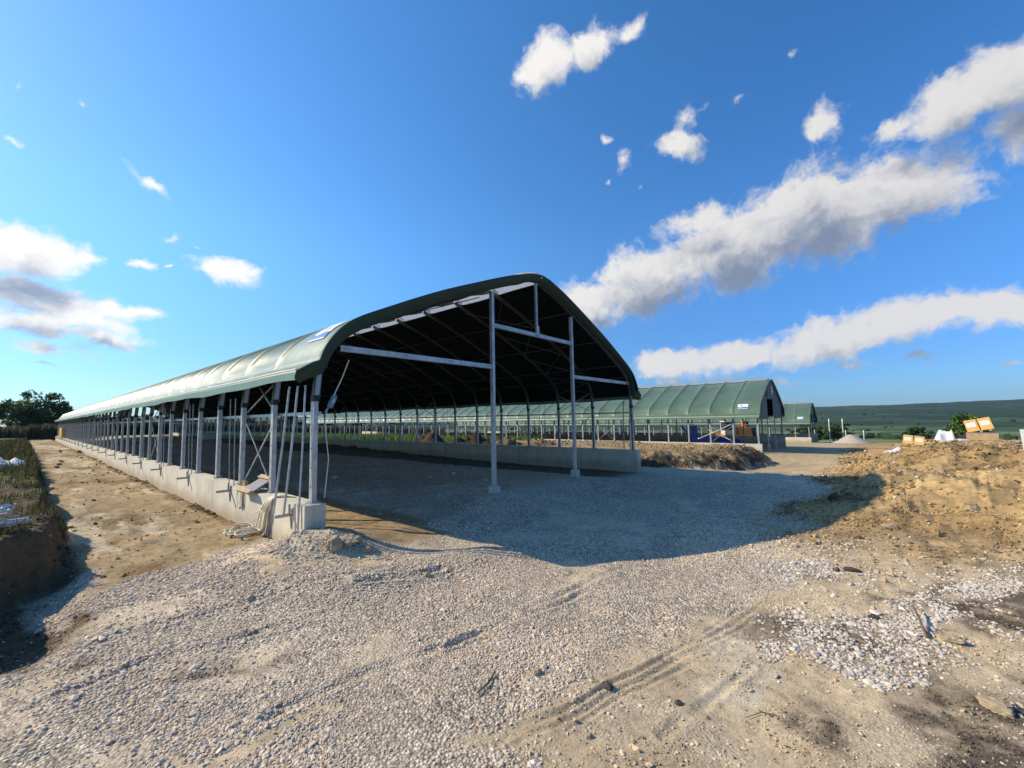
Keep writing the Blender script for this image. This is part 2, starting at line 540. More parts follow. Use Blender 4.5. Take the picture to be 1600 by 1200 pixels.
def m_ground():
    m, nt, b = nm('ground_earth')
    pos = nd(nt, 'ShaderNodeNewGeometry').outputs['Position']
    a = nd(nt, 'ShaderNodeAttribute', attribute_name='tint')
    col, grav = a.outputs['Color'], a.outputs['Alpha']
    v = nd(nt, 'ShaderNodeTexVoronoi', ins={'Scale': 44.0, 'Randomness': 1.0})
    nt.links.new(pos, v.inputs['Vector'])
    v2 = nd(nt, 'ShaderNodeTexVoronoi', ins={'Scale': 21.0, 'Randomness': 1.0})
    nt.links.new(pos, v2.inputs['Vector'])
    sep = nd(nt, 'ShaderNodeSeparateColor')
    nt.links.new(v.outputs['Color'], sep.inputs[0])
    sep2 = nd(nt, 'ShaderNodeSeparateColor')
    nt.links.new(v2.outputs['Color'], sep2.inputs[0])
    br = ramp(nt, sep.outputs[0], [(0, .62), (.5, 1.0), (1, 1.38)])
    br2 = ramp(nt, sep2.outputs[0], [(0, .75), (.5, 1.0), (1, 1.25)])
    k = mixc(nt, 1.0, br.outputs[0], br2.outputs[0], 'MULTIPLY')
    gap = ramp(nt, v.outputs['Distance'], [(.35, 1.0), (.75, .55)])
    k = mixc(nt, 1.0, k, gap.outputs[0], 'MULTIPLY')
    n1 = noise(nt, 9.0, 8, .68, pos)
    n2 = noise(nt, 70.0, 5, .75, pos)
    n4 = noise(nt, 2.2, 5, .6, pos)
    d = ramp(nt, n1.outputs[0], [(.28, .50), (.45, .95), (.55, 1.05), (.75, 1.35)])
    d2 = ramp(nt, n2.outputs[0], [(.30, .55), (.45, .98), (.7, 1.25)])
    d4 = ramp(nt, n4.outputs[0], [(.3, .78), (.7, 1.18)])
    kd = mixc(nt, 1.0, d.outputs[0], d4.outputs[0], 'MULTIPLY')
    kd = mixc(nt, 1.0, kd, d2.outputs[0], 'MULTIPLY')
    kk = mixc(nt, grav, kd, k)
    nt.links.new(mixc(nt, 1.0, col, kk, 'MULTIPLY'), b.inputs['Base Color'])
    b.inputs['Roughness'].default_value = .95
    b.inputs['Specular IOR Level'].default_value = .15
    hg = ramp(nt, v.outputs['Distance'], [(0, 1.0), (.8, 0.0)])
    h = mixc(nt, grav, n1.outputs[0], hg.outputs[0])
    bp = nd(nt, 'ShaderNodeBump', ins={'Strength': .6, 'Distance': .03, 'Height': h})
    bp2 = nd(nt, 'ShaderNodeBump', ins={'Strength': .6, 'Distance': .014, 'Height': n2.outputs[0], 'Normal': bp.outputs[0]})
    nt.links.new(bp2.outputs[0], b.inputs['Normal'])
    return m


def m_attr(name, rough=.9, spec=.2, trans=0.0, var=.2, scale=30):
    m, nt, b = nm(name)
    a = nd(nt, 'ShaderNodeAttribute', attribute_name='tint')
    pos = nd(nt, 'ShaderNodeNewGeometry').outputs['Position']
    n = noise(nt, scale, 4, .6, pos)
    f = ramp(nt, n.outputs[0], [(.3, 1 - var), (.7, 1 + var)])
    c = mixc(nt, 1.0, a.outputs['Color'], f.outputs[0], 'MULTIPLY')
    nt.links.new(c, b.inputs['Base Color'])
    b.inputs['Roughness'].default_value = rough
    b.inputs['Specular IOR Level'].default_value = spec
    if trans:
        t = nd(nt, 'ShaderNodeBsdfTranslucent')
        nt.links.new(c, t.inputs[0])
        mx = nd(nt, 'ShaderNodeMixShader', ins={0: trans})
        nt.links.new(b.outputs[0], mx.inputs[1]); nt.links.new(t.outputs[0], mx.inputs[2])
        nt.links.new(mx.outputs[0], nt.nodes['Material Output'].inputs[0])
    return m


def m_fabric(name, col, rough=.34, spec=.5, coat=0.0):
    m, nt, b = nm(name)
    tc = nd(nt, 'ShaderNodeTexCoord').outputs['Object']
    n = noise(nt, .9, 5, .6, tc)
    f = ramp(nt, n.outputs[0], [(.3, .82), (.7, 1.15)])
    nt.links.new(mixc(nt, 1.0, col, f.outputs[0], 'MULTIPLY'), b.inputs['Base Color'])
    n3 = noise(nt, 5, 5, .6, tc)
    r = ramp(nt, n3.outputs[0], [(.3, rough * .9), (.7, rough * 1.15)])
    nt.links.new(r.outputs[0], b.inputs['Roughness'])
    b.inputs['Specular IOR Level'].default_value = spec
    b.inputs['Coat Weight'].default_value = coat
    b.inputs['Coat Roughness'].default_value = .20
    n2 = noise(nt, 3.0, 3, .5, tc)
    bp = nd(nt, 'ShaderNodeBump', ins={'Strength': .10, 'Distance': .04, 'Height': n2.outputs[0]})
    nt.links.new(bp.outputs[0], b.inputs['Normal'])
    return m


def m_concrete():
    m, nt, b = nm('cast_concrete')
    tc = nd(nt, 'ShaderNodeTexCoord').outputs['Object']
    n = noise(nt, 1.6, 8, .65, tc)
    n2 = noise(nt, 26, 5, .6, tc)
    mp = nd(nt, 'ShaderNodeMapping', ins={'Scale': (7, 7, .5)})
    nt.links.new(tc, mp.inputs[0])
    n3 = noise(nt, 1.0, 5, .6, mp.outputs[0])
    c = ramp(nt, n.outputs[0], [(.3, (.46, .41, .32)), (.55, (.60, .545, .43)), (.75, (.65, .59, .475))])
    k = ramp(nt, n3.outputs[0], [(.30, .72), (.45, 1.0)])
    c1 = mixc(nt, .6, c.outputs[0], k.outputs[0], 'MULTIPLY')
    k2 = ramp(nt, n2.outputs[0], [(.28, .6), (.38, 1.0)])
    c2 = mixc(nt, .7, c1, k2.outputs[0], 'MULTIPLY')
    # pour joints every 6.7 m and faint mud splash along the foot
    sp = nd(nt, 'ShaderNodeSeparateXYZ'); nt.links.new(tc, sp.inputs[0])
    j = math_(nt, 'FRACT', math_(nt, 'DIVIDE', math_(nt, 'ADD', sp.outputs[1], 2.2), 3.34))
    jl = math_(nt, 'LESS_THAN', j, .006)
    c3 = mixc(nt, jl, c2, (.16, .14, .12))
    zf = ramp(nt, math_(nt, 'ADD', sp.outputs[2], math_(nt, 'MULTIPLY', n.outputs[0], .25)), [(.25, 1.0), (.48, 0.0)])
    c4 = mixc(nt, math_(nt, 'MULTIPLY', zf.outputs[0], .55), c3, (.33, .24, .13))
    nt.links.new(c4, b.inputs['Base Color'])
    b.inputs['Roughness'].default_value = .85
    bp = nd(nt, 'ShaderNodeBump', ins={'Strength': .25, 'Distance': .01, 'Height': n2.outputs[0]})
    nt.links.new(bp.outputs[0], b.inputs['Normal'])
    return m


def m_sign():
    """white banner with a blue strip, a red-orange mark and rows of small grey lettering-like strokes too small to read"""
    m, nt, b = nm('printed_banner')
    uv = nd(nt, 'ShaderNodeUVMap').outputs[0]
    sp = nd(nt, 'ShaderNodeSeparateXYZ'); nt.links.new(uv, sp.inputs[0])
    u, v = sp.outputs[0], sp.outputs[1]
    wv = math_(nt, 'MULTIPLY', math_(nt, 'SINE', math_(nt, 'MULTIPLY', u, 7.0)), .05)
    blue = math_(nt, 'LESS_THAN', math_(nt, 'ADD', v, wv), .36)
    blue = math_(nt, 'MULTIPLY', blue, math_(nt, 'GREATER_THAN', v, .07))
    c = mixc(nt, blue, (.80, .81, .82), (.05, .16, .50))
    dx = math_(nt, 'SUBTRACT', u, .34); dy = math_(nt, 'SUBTRACT', v, .66)
    rr = math_(nt, 'ADD', math_(nt, 'MULTIPLY', dx, dx), math_(nt, 'MULTIPLY', math_(nt, 'MULTIPLY', dy, dy), .5))
    c = mixc(nt, math_(nt, 'LESS_THAN', rr, .016), c, (.75, .20, .08))
    n = noise(nt, 34, 1, .4, uv)
    row = math_(nt, 'MULTIPLY', math_(nt, 'GREATER_THAN', v, .5), math_(nt, 'LESS_THAN', v, .72))
    row = math_(nt, 'MULTIPLY', row, math_(nt, 'MULTIPLY', math_(nt, 'GREATER_THAN', u, .52), math_(nt, 'LESS_THAN', u, .93)))
    row = math_(nt, 'MULTIPLY', row, math_(nt, 'GREATER_THAN', n.outputs[0], .5))
    c = mixc(nt, row, c, (.30, .33, .42))
    nt.links.new(c, b.inputs['Base Color'])
    b.inputs['Roughness'].default_value = .4
    return m


MAT = dict(
    ground=m_ground(),
    stone=m_attr('crushed_limestone', .9, .2, 0, .12, 60),
    clod=m_attr('dry_clod', .97, .1, 0, .25, 40),
    leaf=m_attr('leaf', .55, .4, .35, .15, 3),
    blade=m_attr('grass_blade', .7, .2, .3, .15, 5),
    cover=m_fabric('green_tarpaulin', (.094, .145, .086), .52, .46, .34),
    shaded_underside=m_fabric('green_tarpaulin_underside_shaded', (.010, .016, .013), .8, .15),  # underside of the green cover, interior shade put into a near-black colour
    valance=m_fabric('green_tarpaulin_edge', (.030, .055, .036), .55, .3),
    zinc=mat('galvanised_steel', (.54, .545, .54), .45, .45, .35, 9, .08, 40),
    zinc_dark=mat('weathered_galvanised_steel', (.40, .41, .42), .5, .7, .3, 8, .08, 40),
    band=mat('black_rubber_band', (.015, .015, .016), .6, 0, .2, 10, .05),
    arch=mat('dull_steel_tube', (.13, .13, .135), .55, .4, .25, 6, .05),
    concrete=m_concrete(),
    vent=mat('milky_polycarbonate', (.78, .80, .82), .35, 0, .12, 4, .02),
    sign=m_sign(),
    grey_cloth=mat('grey_mesh_cloth', (.13, .135, .15), .7, 0, .2, 2.5, .12, 12),
    rope=mat('cream_rope', (.80, .72, .54), .8, 0, .2, 30, .3, 120),
    wood=mat('fresh_plank', (.52, .35, .18), .75, 0, .3, 5, .2, 40),
    plyface=mat('worn_grey_board', (.20, .21, .23), .6, 0, .3, 6, .1, 40),
    blue=mat('blue_paint', (.012, .10, .48), .35, 0, .15, 5, .05),
    bluegrey=mat('blue_grey_casing', (.12, .22, .33), .5, 0, .15, 8, .03),
    orange=mat('orange_machine_paint', (.72, .25, .03), .45, 0, .25, 3, .05),
    cream=mat('cream_machine_paint', (.72, .66, .54), .45, 0, .15, 3, .04),
    black=mat('black_rubber', (.02, .02, .02), .75, 0, .2, 6, .15),
    glass=mat('tinted_window_glass', (.03, .035, .04), .08, 0, .1, 3, 0),
    white_film=mat('white_plastic_film', (.60, .61, .62), .35, 0, .12, 3, .3, 9),
    yellow=mat('yellow_paint', (.70, .38, .03), .5, 0, .15, 5, .05),
    yprint=mat('orange_printed_wrap', (.82, .47, .13), .4, 0, .1, 3, .08, 20),
    label=mat('white_print', (.80, .78, .74), .45, 0, .08, 14, .02),
    bark=mat('bark', (.10, .075, .05), .9, 0, .4, 6, .5, 25),
    rock=mat('pale_rock', (.50, .39, .25), .95, 0, .5, 4, .6, 16),
    darkrock=mat('dark_lump', (.075, .065, .055), .95, 0, .4, 6, .6, 20),
    stick=mat('dry_stick', (.20, .14, .09), .9, 0, .4, 10, .3, 40),
    whiteboard=mat('whitewashed_board', (.70, .68, .62), .7, 0, .15, 4, .1, 30),
)

# ------------------------------------------------------------------ ground sheet
view_az = math.degrees(YAW)
az = np.concatenate([np.arange(view_az - 180, view_az - 58, 2.5), np.arange(view_az - 58, view_az + 58, .125),
                     np.arange(view_az + 58, view_az + 180, 2.5)])
A = np.radians(az)
rad = [.35]
while rad[-1] < 6500: rad.append(rad[-1] * (1.05 if rad[-1] < 1.6 else (1.0045 if rad[-1] < 6.5 else 1.0075 if rad[-1] < 90 else 1.014)))
rad = np.array(rad)
RG, AG = np.meshgrid(rad, A, indexing='ij')
GX = CX + RG * np.sin(AG); GY = CY + RG * np.cos(AG)
GZ = height(GX, GY)
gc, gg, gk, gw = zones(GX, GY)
nr, na = GX.shape
V = np.stack([GX, GY, GZ], -1).reshape(-1, 3)
ii = np.arange(nr - 1)[:, None] * na; jj = np.arange(na)[None, :]; j2 = (jj + 1) % na
Fq = np.stack([ii + jj, ii + na + jj, ii + na + j2, ii + j2], -1).reshape(-1, 4)[:, ::-1]
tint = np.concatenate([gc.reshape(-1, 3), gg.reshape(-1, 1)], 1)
# middle disc under the camera
V = np.vstack([V, [[CX, CY, hz(CX, CY)]]])
tint = np.vstack([tint, [[.43, .355, .28, 1]]])
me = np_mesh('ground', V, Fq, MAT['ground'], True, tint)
ground = link(bpy.data.objects.new('ground', me))
tag(ground, kind='structure')

# ------------------------------------------------------------------ loose stones and clods
phi = (1 + 5 ** .5) / 2
ICO = np.array([(-1, phi, 0), (1, phi, 0), (-1, -phi, 0), (1, -phi, 0), (0, -1, phi), (0, 1, phi), (0, -1, -phi), (0, 1, -phi),
                (phi, 0, -1), (phi, 0, 1), (-phi, 0, -1), (-phi, 0, 1)]) / math.sqrt(1 + phi * phi)
ICF = np.array([(0, 11, 5), (0, 5, 1), (0, 1, 7), (0, 7, 10), (0, 10, 11), (1, 5, 9), (5, 11, 4), (11, 10, 2), (10, 7, 6), (7, 1, 8),
                (3, 9, 4), (3, 4, 2), (3, 2, 6), (3, 6, 8), (3, 8, 9), (4, 9, 5), (2, 4, 11), (6, 2, 10), (8, 6, 7), (9, 8, 1)])


OCT = np.array([(1, 0, 0), (-1, 0, 0), (0, 1, 0), (0, -1, 0), (0, 0, 1), (0, 0, -1)], float)
OCF = np.array([(0, 2, 4), (2, 1, 4), (1, 3, 4), (3, 0, 4), (2, 0, 5), (1, 2, 5), (3, 1, 5), (0, 3, 5)])


def scatter(name, material, X, Y, S, C, flat=.62, sink=.34, smooth=False, label=None, irr=.28, coarse=False):
    n = len(X)
    Q = rng.normal(size=(n, 4)); Q /= np.linalg.norm(Q, axis=1)[:, None]
    w, x, y, z = Q.T
    RM = np.stack([1 - 2 * (y * y + z * z), 2 * (x * y - z * w), 2 * (x * z + y * w), 2 * (x * y + z * w), 1 - 2 * (x * x + z * z), 2 * (y * z - x * w),
                   2 * (x * z - y * w), 2 * (y * z + x * w), 1 - 2 * (x * x + y * y)], -1).reshape(n, 3, 3)
    BV, BF = (OCT, OCF) if coarse else (ICO, ICF)
    nv = len(BV)
    P = BV[None] * (1 + rng.uniform(-irr, irr, size=(n, nv, 1)))
    P = P * np.stack([rng.uniform(.8, 1.35, n), rng.uniform(.75, 1.1, n), rng.uniform(.5, .9, n)], -1)[:, None, :]
    P = np.einsum('nij,nkj->nki', RM, P)
    P[:, :, 2] *= flat
    P *= (S / 2)[:, None, None]
    Z = height(X, Y) + S * (.5 - sink) * flat * .8
    P += np.stack([X, Y, Z], -1)[:, None, :]
    Fa = (BF[None] + (np.arange(n) * nv)[:, None, None]).reshape(-1, 3)
    me = np_mesh(name, P.reshape(-1, 3), Fa, material, smooth, np.repeat(C, nv, 0))
    o = link(bpy.data.objects.new(name, me))
    tag(o, label, None, None, 'stuff')
    return o


def candidates(n, r0, r1, half=54):
    r = np.sqrt(rng.uniform(r0 ** 2, r1 ** 2, n))
    a = YAW + np.radians(rng.uniform(-half, half, n))
    return CX + r * np.sin(a), CY + r * np.cos(a), r


SX, SY, SS, SC = [], [], [], []
for n, r0, r1, s0 in ((110000, 1.9, 4.0, .018), (150000, 4.0, 7.5, .0225), (90000, 7.5, 13, .032), (20000, 13, 26, .05)):
    x, y, r = candidates(n, r0, r1)
    c, gr, kl, wh = zones(x, y)
    inb = (np.abs(x - 12) < .35) | (np.abs(x) < .35)
    # wheel-packed lanes hold fewer loose stones than the ridges between them
    lane = fbm(x * .35 - y * .9, x * .16 + y * .35, .55, 115, 3)
    dens = .06 + .94 * sm(-.30, .45, .6 * fbm(x, y, .8, 111, 3) + .8 * lane)
    heapd = np.maximum(sm(2.2, .8, np.hypot(x + .1, y + .5)), sm(2.6, 3.2, r) * sm(3.7, 3.0, r) * sm(.0, .5, fbm(x, y, 1.1, 118, 2)))
    dens = np.maximum(dens, heapd)
    keep = (rng.random(n) < gr ** 1.5 * dens) & ~(inb & (y > -.2))
    # scattered stones on bare earth
    keep |= (rng.random(n) < .012 * (1 - kl) * np.where((x < 0) & (y > .8), .3, 1)) & ~(inb & (y > -.2))
    x, y, r, c = x[keep], y[keep], r[keep], c[keep]
    m = len(x)
    cmp_ = .62 + .62 * sm(-.35, .35, fbm(x, y, 1.3, 114, 3))
    big = cmp_ * np.where(rng.random(m) < .06, 1.4, 1.0) * np.where((y > -1.6) & (x < 4) | (r < 3.4), 1.2, 1.0)
    s = s0 * .66 * rng.lognormal(0, .38, m) * big
    t = rng.random(m)
    col = np.array([.61, .495, .365])[None] * rng.uniform(.76, 1.18, m)[:, None]
    col[t < .12] *= np.array([.92, .78, .62]); col[t > .90] *= np.array([.84, .86, .90])
    SX.append(x); SY.append(y); SS.append(s); SC.append(np.clip(col, .05, .75))
scatter('gravel', MAT['stone'], np.concatenate(SX), np.concatenate(SY), np.concatenate(SS), np.concatenate(SC),
        label='pinkish grey crushed stone spread over the yard and barn floor')

x, y, r = candidates(300000, 2.0, 9)
c, gr, kl, wh = zones(x, y)
keep = rng.random(len(x)) < .8 * wh ** 1.4 * (.35 + .65 * sm(-.3, .3, fbm(x, y, .3, 120, 2)))
x, y = x[keep], y[keep]
s = .021 * rng.lognormal(0, .45, len(x))
col = np.array([.58, .51, .425])[None] * rng.uniform(.68, 1.15, len(x))[:, None]
scatter('white_stones', MAT['stone'], x, y, s, np.clip(col, .1, .8), label='patches of whitish broken stone on the tan ground')

SX, SY, SS, SC = [], [], [], []
for n, r0, r1, s0 in ((130000, 4.5, 12, .026), (130000, 12, 25, .042), (50000, 25, 46, .085)):
    x, y, r = candidates(n, r0, r1)
    c, gr, kl, wh = zones(x, y)
    keep = rng.random(n) < kl * (.2 + .8 * sm(-.4, .35, fbm(x, y, .9, 113, 3))) * .8
    keep &= ~((np.abs(x - 12) < .5) & (y > -.3))
    x, y, c = x[keep], y[keep], c[keep]
    s = s0 * rng.lognormal(0, .5, len(x))
    col = c * rng.uniform(.6, 1.35, len(x))[:, None]
    t = rng.random(len(x))
    col[t > .965] = np.array([.55, .50, .43])
    col[t < .08] *= .4
    SX.append(x); SY.append(y); SS.append(s); SC.append(np.clip(col, .02, .7))
x, y, r = candidates(150000, 1.9, 6.5)
c, gr, kl, wh = zones(x, y)
lum = c.mean(1)
keep = rng.random(len(x)) < (1 - gr) * (1 - np.clip(kl, 0, 1)) * (.10 + .42 * sm(.0, .5, fbm(x, y, .45, 117, 3)) + .6 * sm(.24, .12, lum)) * np.where((x < 0) & (y > 0), .4, 1)
x, y, c = x[keep], y[keep], c[keep]
SX.append(x); SY.append(y); SS.append(.0095 * rng.lognormal(0, .5, len(x))); SC.append(np.clip(c * rng.uniform(.55, 1.3, len(x))[:, None], .02, .7))
scatter('earth_clods', MAT['clod'], np.concatenate(SX), np.concatenate(SY), np.concatenate(SS), np.concatenate(SC), flat=.8, sink=.2, irr=.38, coarse=True,
        label='brown dry clods and crumbs strewn over the spoil heap and bare earth')

# ------------------------------------------------------------------ barns
BAY, NB, W = 1.6704, 46, 12.0
LEN = BAY * NB
WALL_T, POST_T, EAVE_Z = .7264, 2.35, 2.72
# outer profile of one half, distance from the ridge line and height
PROF = [(.34, 5.86), (1.0, 5.67), (1.75, 5.40), (2.5, 5.10), (3.43, 4.72), (4.2, 4.37), (4.9, 4.03), (5.32, 3.82), (5.62, 3.62), (5.83, 3.40), (5.98, 3.17), (6.05, 2.97)]
FLAP = [(6.05, 2.97), (6.12, 2.94), (6.37, 2.79), (6.38, 2.63)]


def resample(P, k):
    P = np.array(P)
    t = np.arange(len(P))
    tt = np.linspace(0, len(P) - 1, k)
    # Catmull-Rom
    out = []
    for q in tt:
        i = min(int(q), len(P) - 2); f = q - i
        p0, p1, p2, p3 = P[max(i - 1, 0)], P[i], P[i + 1], P[min(i + 2, len(P) - 1)]
        out.append(.5 * (2 * p1 + (p2 - p0) * f + (2 * p0 - 5 * p1 + 4 * p2 - p3) * f * f + (3 * p1 - p0 - 3 * p2 + p3) * f ** 3))
    return np.array(out)


PR = resample(PROF, 28)
TN = np.gradient(PR, axis=0); TN /= np.linalg.norm(TN, axis=1)[:, None]
NO = np.stack([-TN[:, 1], TN[:, 0]], -1)          # outward normal of the half profile
NO *= np.where(NO[:, 1:2] < 0, -1, 1)


def xs(side, d):
    return W / 2 + side * d


def sag_at(y):
    fr = (y / BAY) % 1.0 if 0 <= y <= LEN else 0.0
    a = min(fr, 1 - fr)
    # the first bay is stretched tight at the gable
    return (.075 * (1 - math.exp(-a / .05)) + .05 * math.sin(math.pi * fr)) * min(1, max(0, (y - 1.36) / .25))


def cover_mesh(side):
    mb = MB()
    rows_o, rows_i = [], []
    ys = [-.27, -.15]
    for i in range(NB):
        for k in (0, .025, .06, .14, .3, .5, .7, .86, .94, .975): ys.append((i + k) * BAY)
    ys += [LEN, LEN + .3]
    for y in ys:
        fr = (y / BAY) % 1.0 if 0 <= y <= LEN else 0.0
        a = min(fr, 1 - fr)
        sag = sag_at(y)
        bay_i = math.floor(y / BAY); wk = 0 if y < 1.36 else .010
        ro, ri = [], []
        for j, (p, n) in enumerate(zip(PR, NO)):
            w = min(1, (len(PR) - 1 - j) / 4) * min(1, j / 2 + .3)
            wr = wk * math.sin(j * 1.3 + bay_i * 2.1) * math.sin(math.pi * fr)
            q = p - n * (sag * w + wr)
            ro.append((xs(side, q[0]), y, q[1]))
            q2 = q - n * .03
            ri.append((xs(side, q2[0]), y, q2[1]))
        rip = .015 * math.sin(y * 2.3) + .02 * math.sin(y * .9 + 1)
        ro += [(xs(side, FLAP[1][0]), y, FLAP[1][1]), (xs(side, FLAP[2][0]), y, FLAP[2][1] + rip * .3)]
        ri += [(xs(side, FLAP[1][0]), y, FLAP[1][1] - .025), (xs(side, FLAP[2][0]), y, FLAP[2][1] - .025 + rip * .5)]
        rows_o.append(ro); rows_i.append(ri)
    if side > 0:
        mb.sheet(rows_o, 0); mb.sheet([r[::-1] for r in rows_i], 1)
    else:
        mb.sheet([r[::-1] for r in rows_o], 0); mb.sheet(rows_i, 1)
    return mb.mesh('roof_cover', [MAT['cover'], MAT['shaded_underside']])


def hem_mesh(side):
    mb = MB()
    ys = np.arange(-.2, LEN + .3, BAY / 3)
    ro, rp = [], []
    for y in ys:
        rip = .015 * math.sin(y * 2.3) + .02 * math.sin(y * .9 + 1)
        x0 = xs(side, 6.37); z0 = FLAP[2][1] + rip * .3
        ro.append([(x0 + side * .012, y, z0 + .012), (x0 + side * .03, y, z0 - .03), (x0 + side * .025, y, z0 - .155 + rip * .5), (x0 + side * .005, y, z0 - .155 + rip * .5), (x0 + side * .008, y, z0 - .03), (x0 - side * .004, y, z0 + .004)])
    mb.sheet(ro, 0, False, True)
    # pale keder cord along the seam
    mb.tube([(xs(side, 6.382), y, FLAP[2][1] + .012 + .3 * (.015 * math.sin(y * 2.3) + .02 * math.sin(y * .9 + 1))) for y in ys], .016, 5, 1)
    return mb.mesh('eave_hem', [MAT['hem'], MAT['rope']])


MAT['hem'] = m_fabric('pale_green_hem', (.15, .23, .18), .4, .5)


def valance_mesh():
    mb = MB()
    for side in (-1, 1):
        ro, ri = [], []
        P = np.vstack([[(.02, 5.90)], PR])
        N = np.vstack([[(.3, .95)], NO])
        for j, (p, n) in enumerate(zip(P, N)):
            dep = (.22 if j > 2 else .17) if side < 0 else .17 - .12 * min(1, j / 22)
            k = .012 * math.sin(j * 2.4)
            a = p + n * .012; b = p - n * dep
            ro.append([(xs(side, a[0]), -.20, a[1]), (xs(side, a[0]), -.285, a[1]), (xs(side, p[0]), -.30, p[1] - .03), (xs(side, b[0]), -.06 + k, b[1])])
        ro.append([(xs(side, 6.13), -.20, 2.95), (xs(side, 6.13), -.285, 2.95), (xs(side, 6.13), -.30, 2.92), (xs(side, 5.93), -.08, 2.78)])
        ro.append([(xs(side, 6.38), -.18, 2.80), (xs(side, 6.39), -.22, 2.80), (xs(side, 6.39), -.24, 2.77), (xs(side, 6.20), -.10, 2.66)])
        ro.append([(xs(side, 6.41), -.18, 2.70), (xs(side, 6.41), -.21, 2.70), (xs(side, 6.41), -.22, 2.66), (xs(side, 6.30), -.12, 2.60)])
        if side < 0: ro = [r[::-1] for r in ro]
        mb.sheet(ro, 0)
    return mb.mesh('front_valance', [MAT['valance'], MAT['valance']])


def arch_pts(side, off=.10):
    P = [(xs(side, p[0] - n[0] * off), p[1] - n[1] * off) for p, n in zip(PR, NO)]
    P = [(xs(side, .06), 5.86)] + P + [(xs(side, 5.965), 2.75), (xs(side, 5.99), 2.38)]
    return P


def arch_mesh():
    mb = MB()
    for side in (-1, 1):
        pts = arch_pts(side)
        rows = []
        for i, (x, z) in enumerate(pts):
            x0, z0 = pts[max(i - 1, 0)]; x1, z1 = pts[min(i + 1, len(pts) - 1)]
            t = Vector((x1 - x0, 0, z1 - z0)).normalized()
            n = Vector((-t.z, 0, t.x))
            h, w = .055, .035
            c = Vector((x, 0, z))
            rows.append([c + n * h + Vector((0, w, 0)), c + n * h - Vector((0, w, 0)), c - n * h - Vector((0, w, 0)), c - n * h + Vector((0, w, 0))])
        mb.sheet(rows, 0, False, True)
        # pale end pieces that stand on the posts
        mb.bar((xs(side, 5.955), 0, 2.80), (xs(side, 5.995), 0, 2.41), .072, .10, 1, (0, 1, 0))
    return mb.mesh('arch', [MAT['arch'], MAT['zinc_dark']])


def post_mesh():
    mb = MB()
    # rolled C section: web and two flanges
    h = POST_T - WALL_T
    zc = WALL_T + h / 2
    mb.box((-.036, 0, zc), (.010, .10, h)); mb.box((.0, -.0465, zc), (.062, .008, h)); mb.box((.0, .0465, zc), (.062, .008, h))
    mb.box((.0335, -.035, zc), (.008, .022, h)); mb.box((.0335, .035, zc), (.008, .022, h))
    for k_ in range(5): mb.box((-.0425, .0, WALL_T + .25 + k_ * .3), (.004, .018, .03), None, 1)
    mb.box((0, 0, WALL_T + .006), (.17, .20, .012)); mb.box((.075, .07, WALL_T + .03), (.02, .02, .04)); mb.box((-.075, -.07, WALL_T + .03), (.02, .02, .04))
    mb.box((0, 0, POST_T + .03), (.092, .118, .10), None, 1)
    return mb.mesh('post', [MAT['zinc'], MAT['band']])


def wall_mesh(inner):
    mb = MB()
    # x from -.21 to .10 for the west wall
    mb.box((-.055, LEN / 2 + .1, -.2 + WALL_T / 2 - .12), (.31, LEN + .2, WALL_T + .64 - .0))
    mb.box((-.06, -.10, -.2 + WALL_T / 2 - .117), (.325, .26, WALL_T + .64 + .006))
    return mb.mesh('concrete_wall', MAT['concrete'])


def fix_wall(me):
    # top of the wall exactly at WALL_T
    top = max(v.co.z for v in me.vertices)
    for v in me.vertices:
        if v.co.z > 0: v.co.z += WALL_T - .003 - (top - .003 if v.co.z > top - 1e-4 else top - .003)
    return me


def rod_mesh(y0, z0, z1, lean=0.0):
    mb = MB()
    mb.tube([(-.17, y0, z0), (-.17 - .02, y0 + lean * .5, (z0 + z1) / 2), (-.20, y0 + lean, z1)], .010, 5)
    return mb.mesh('curtain_rod', MAT['zinc'])


SH = {}


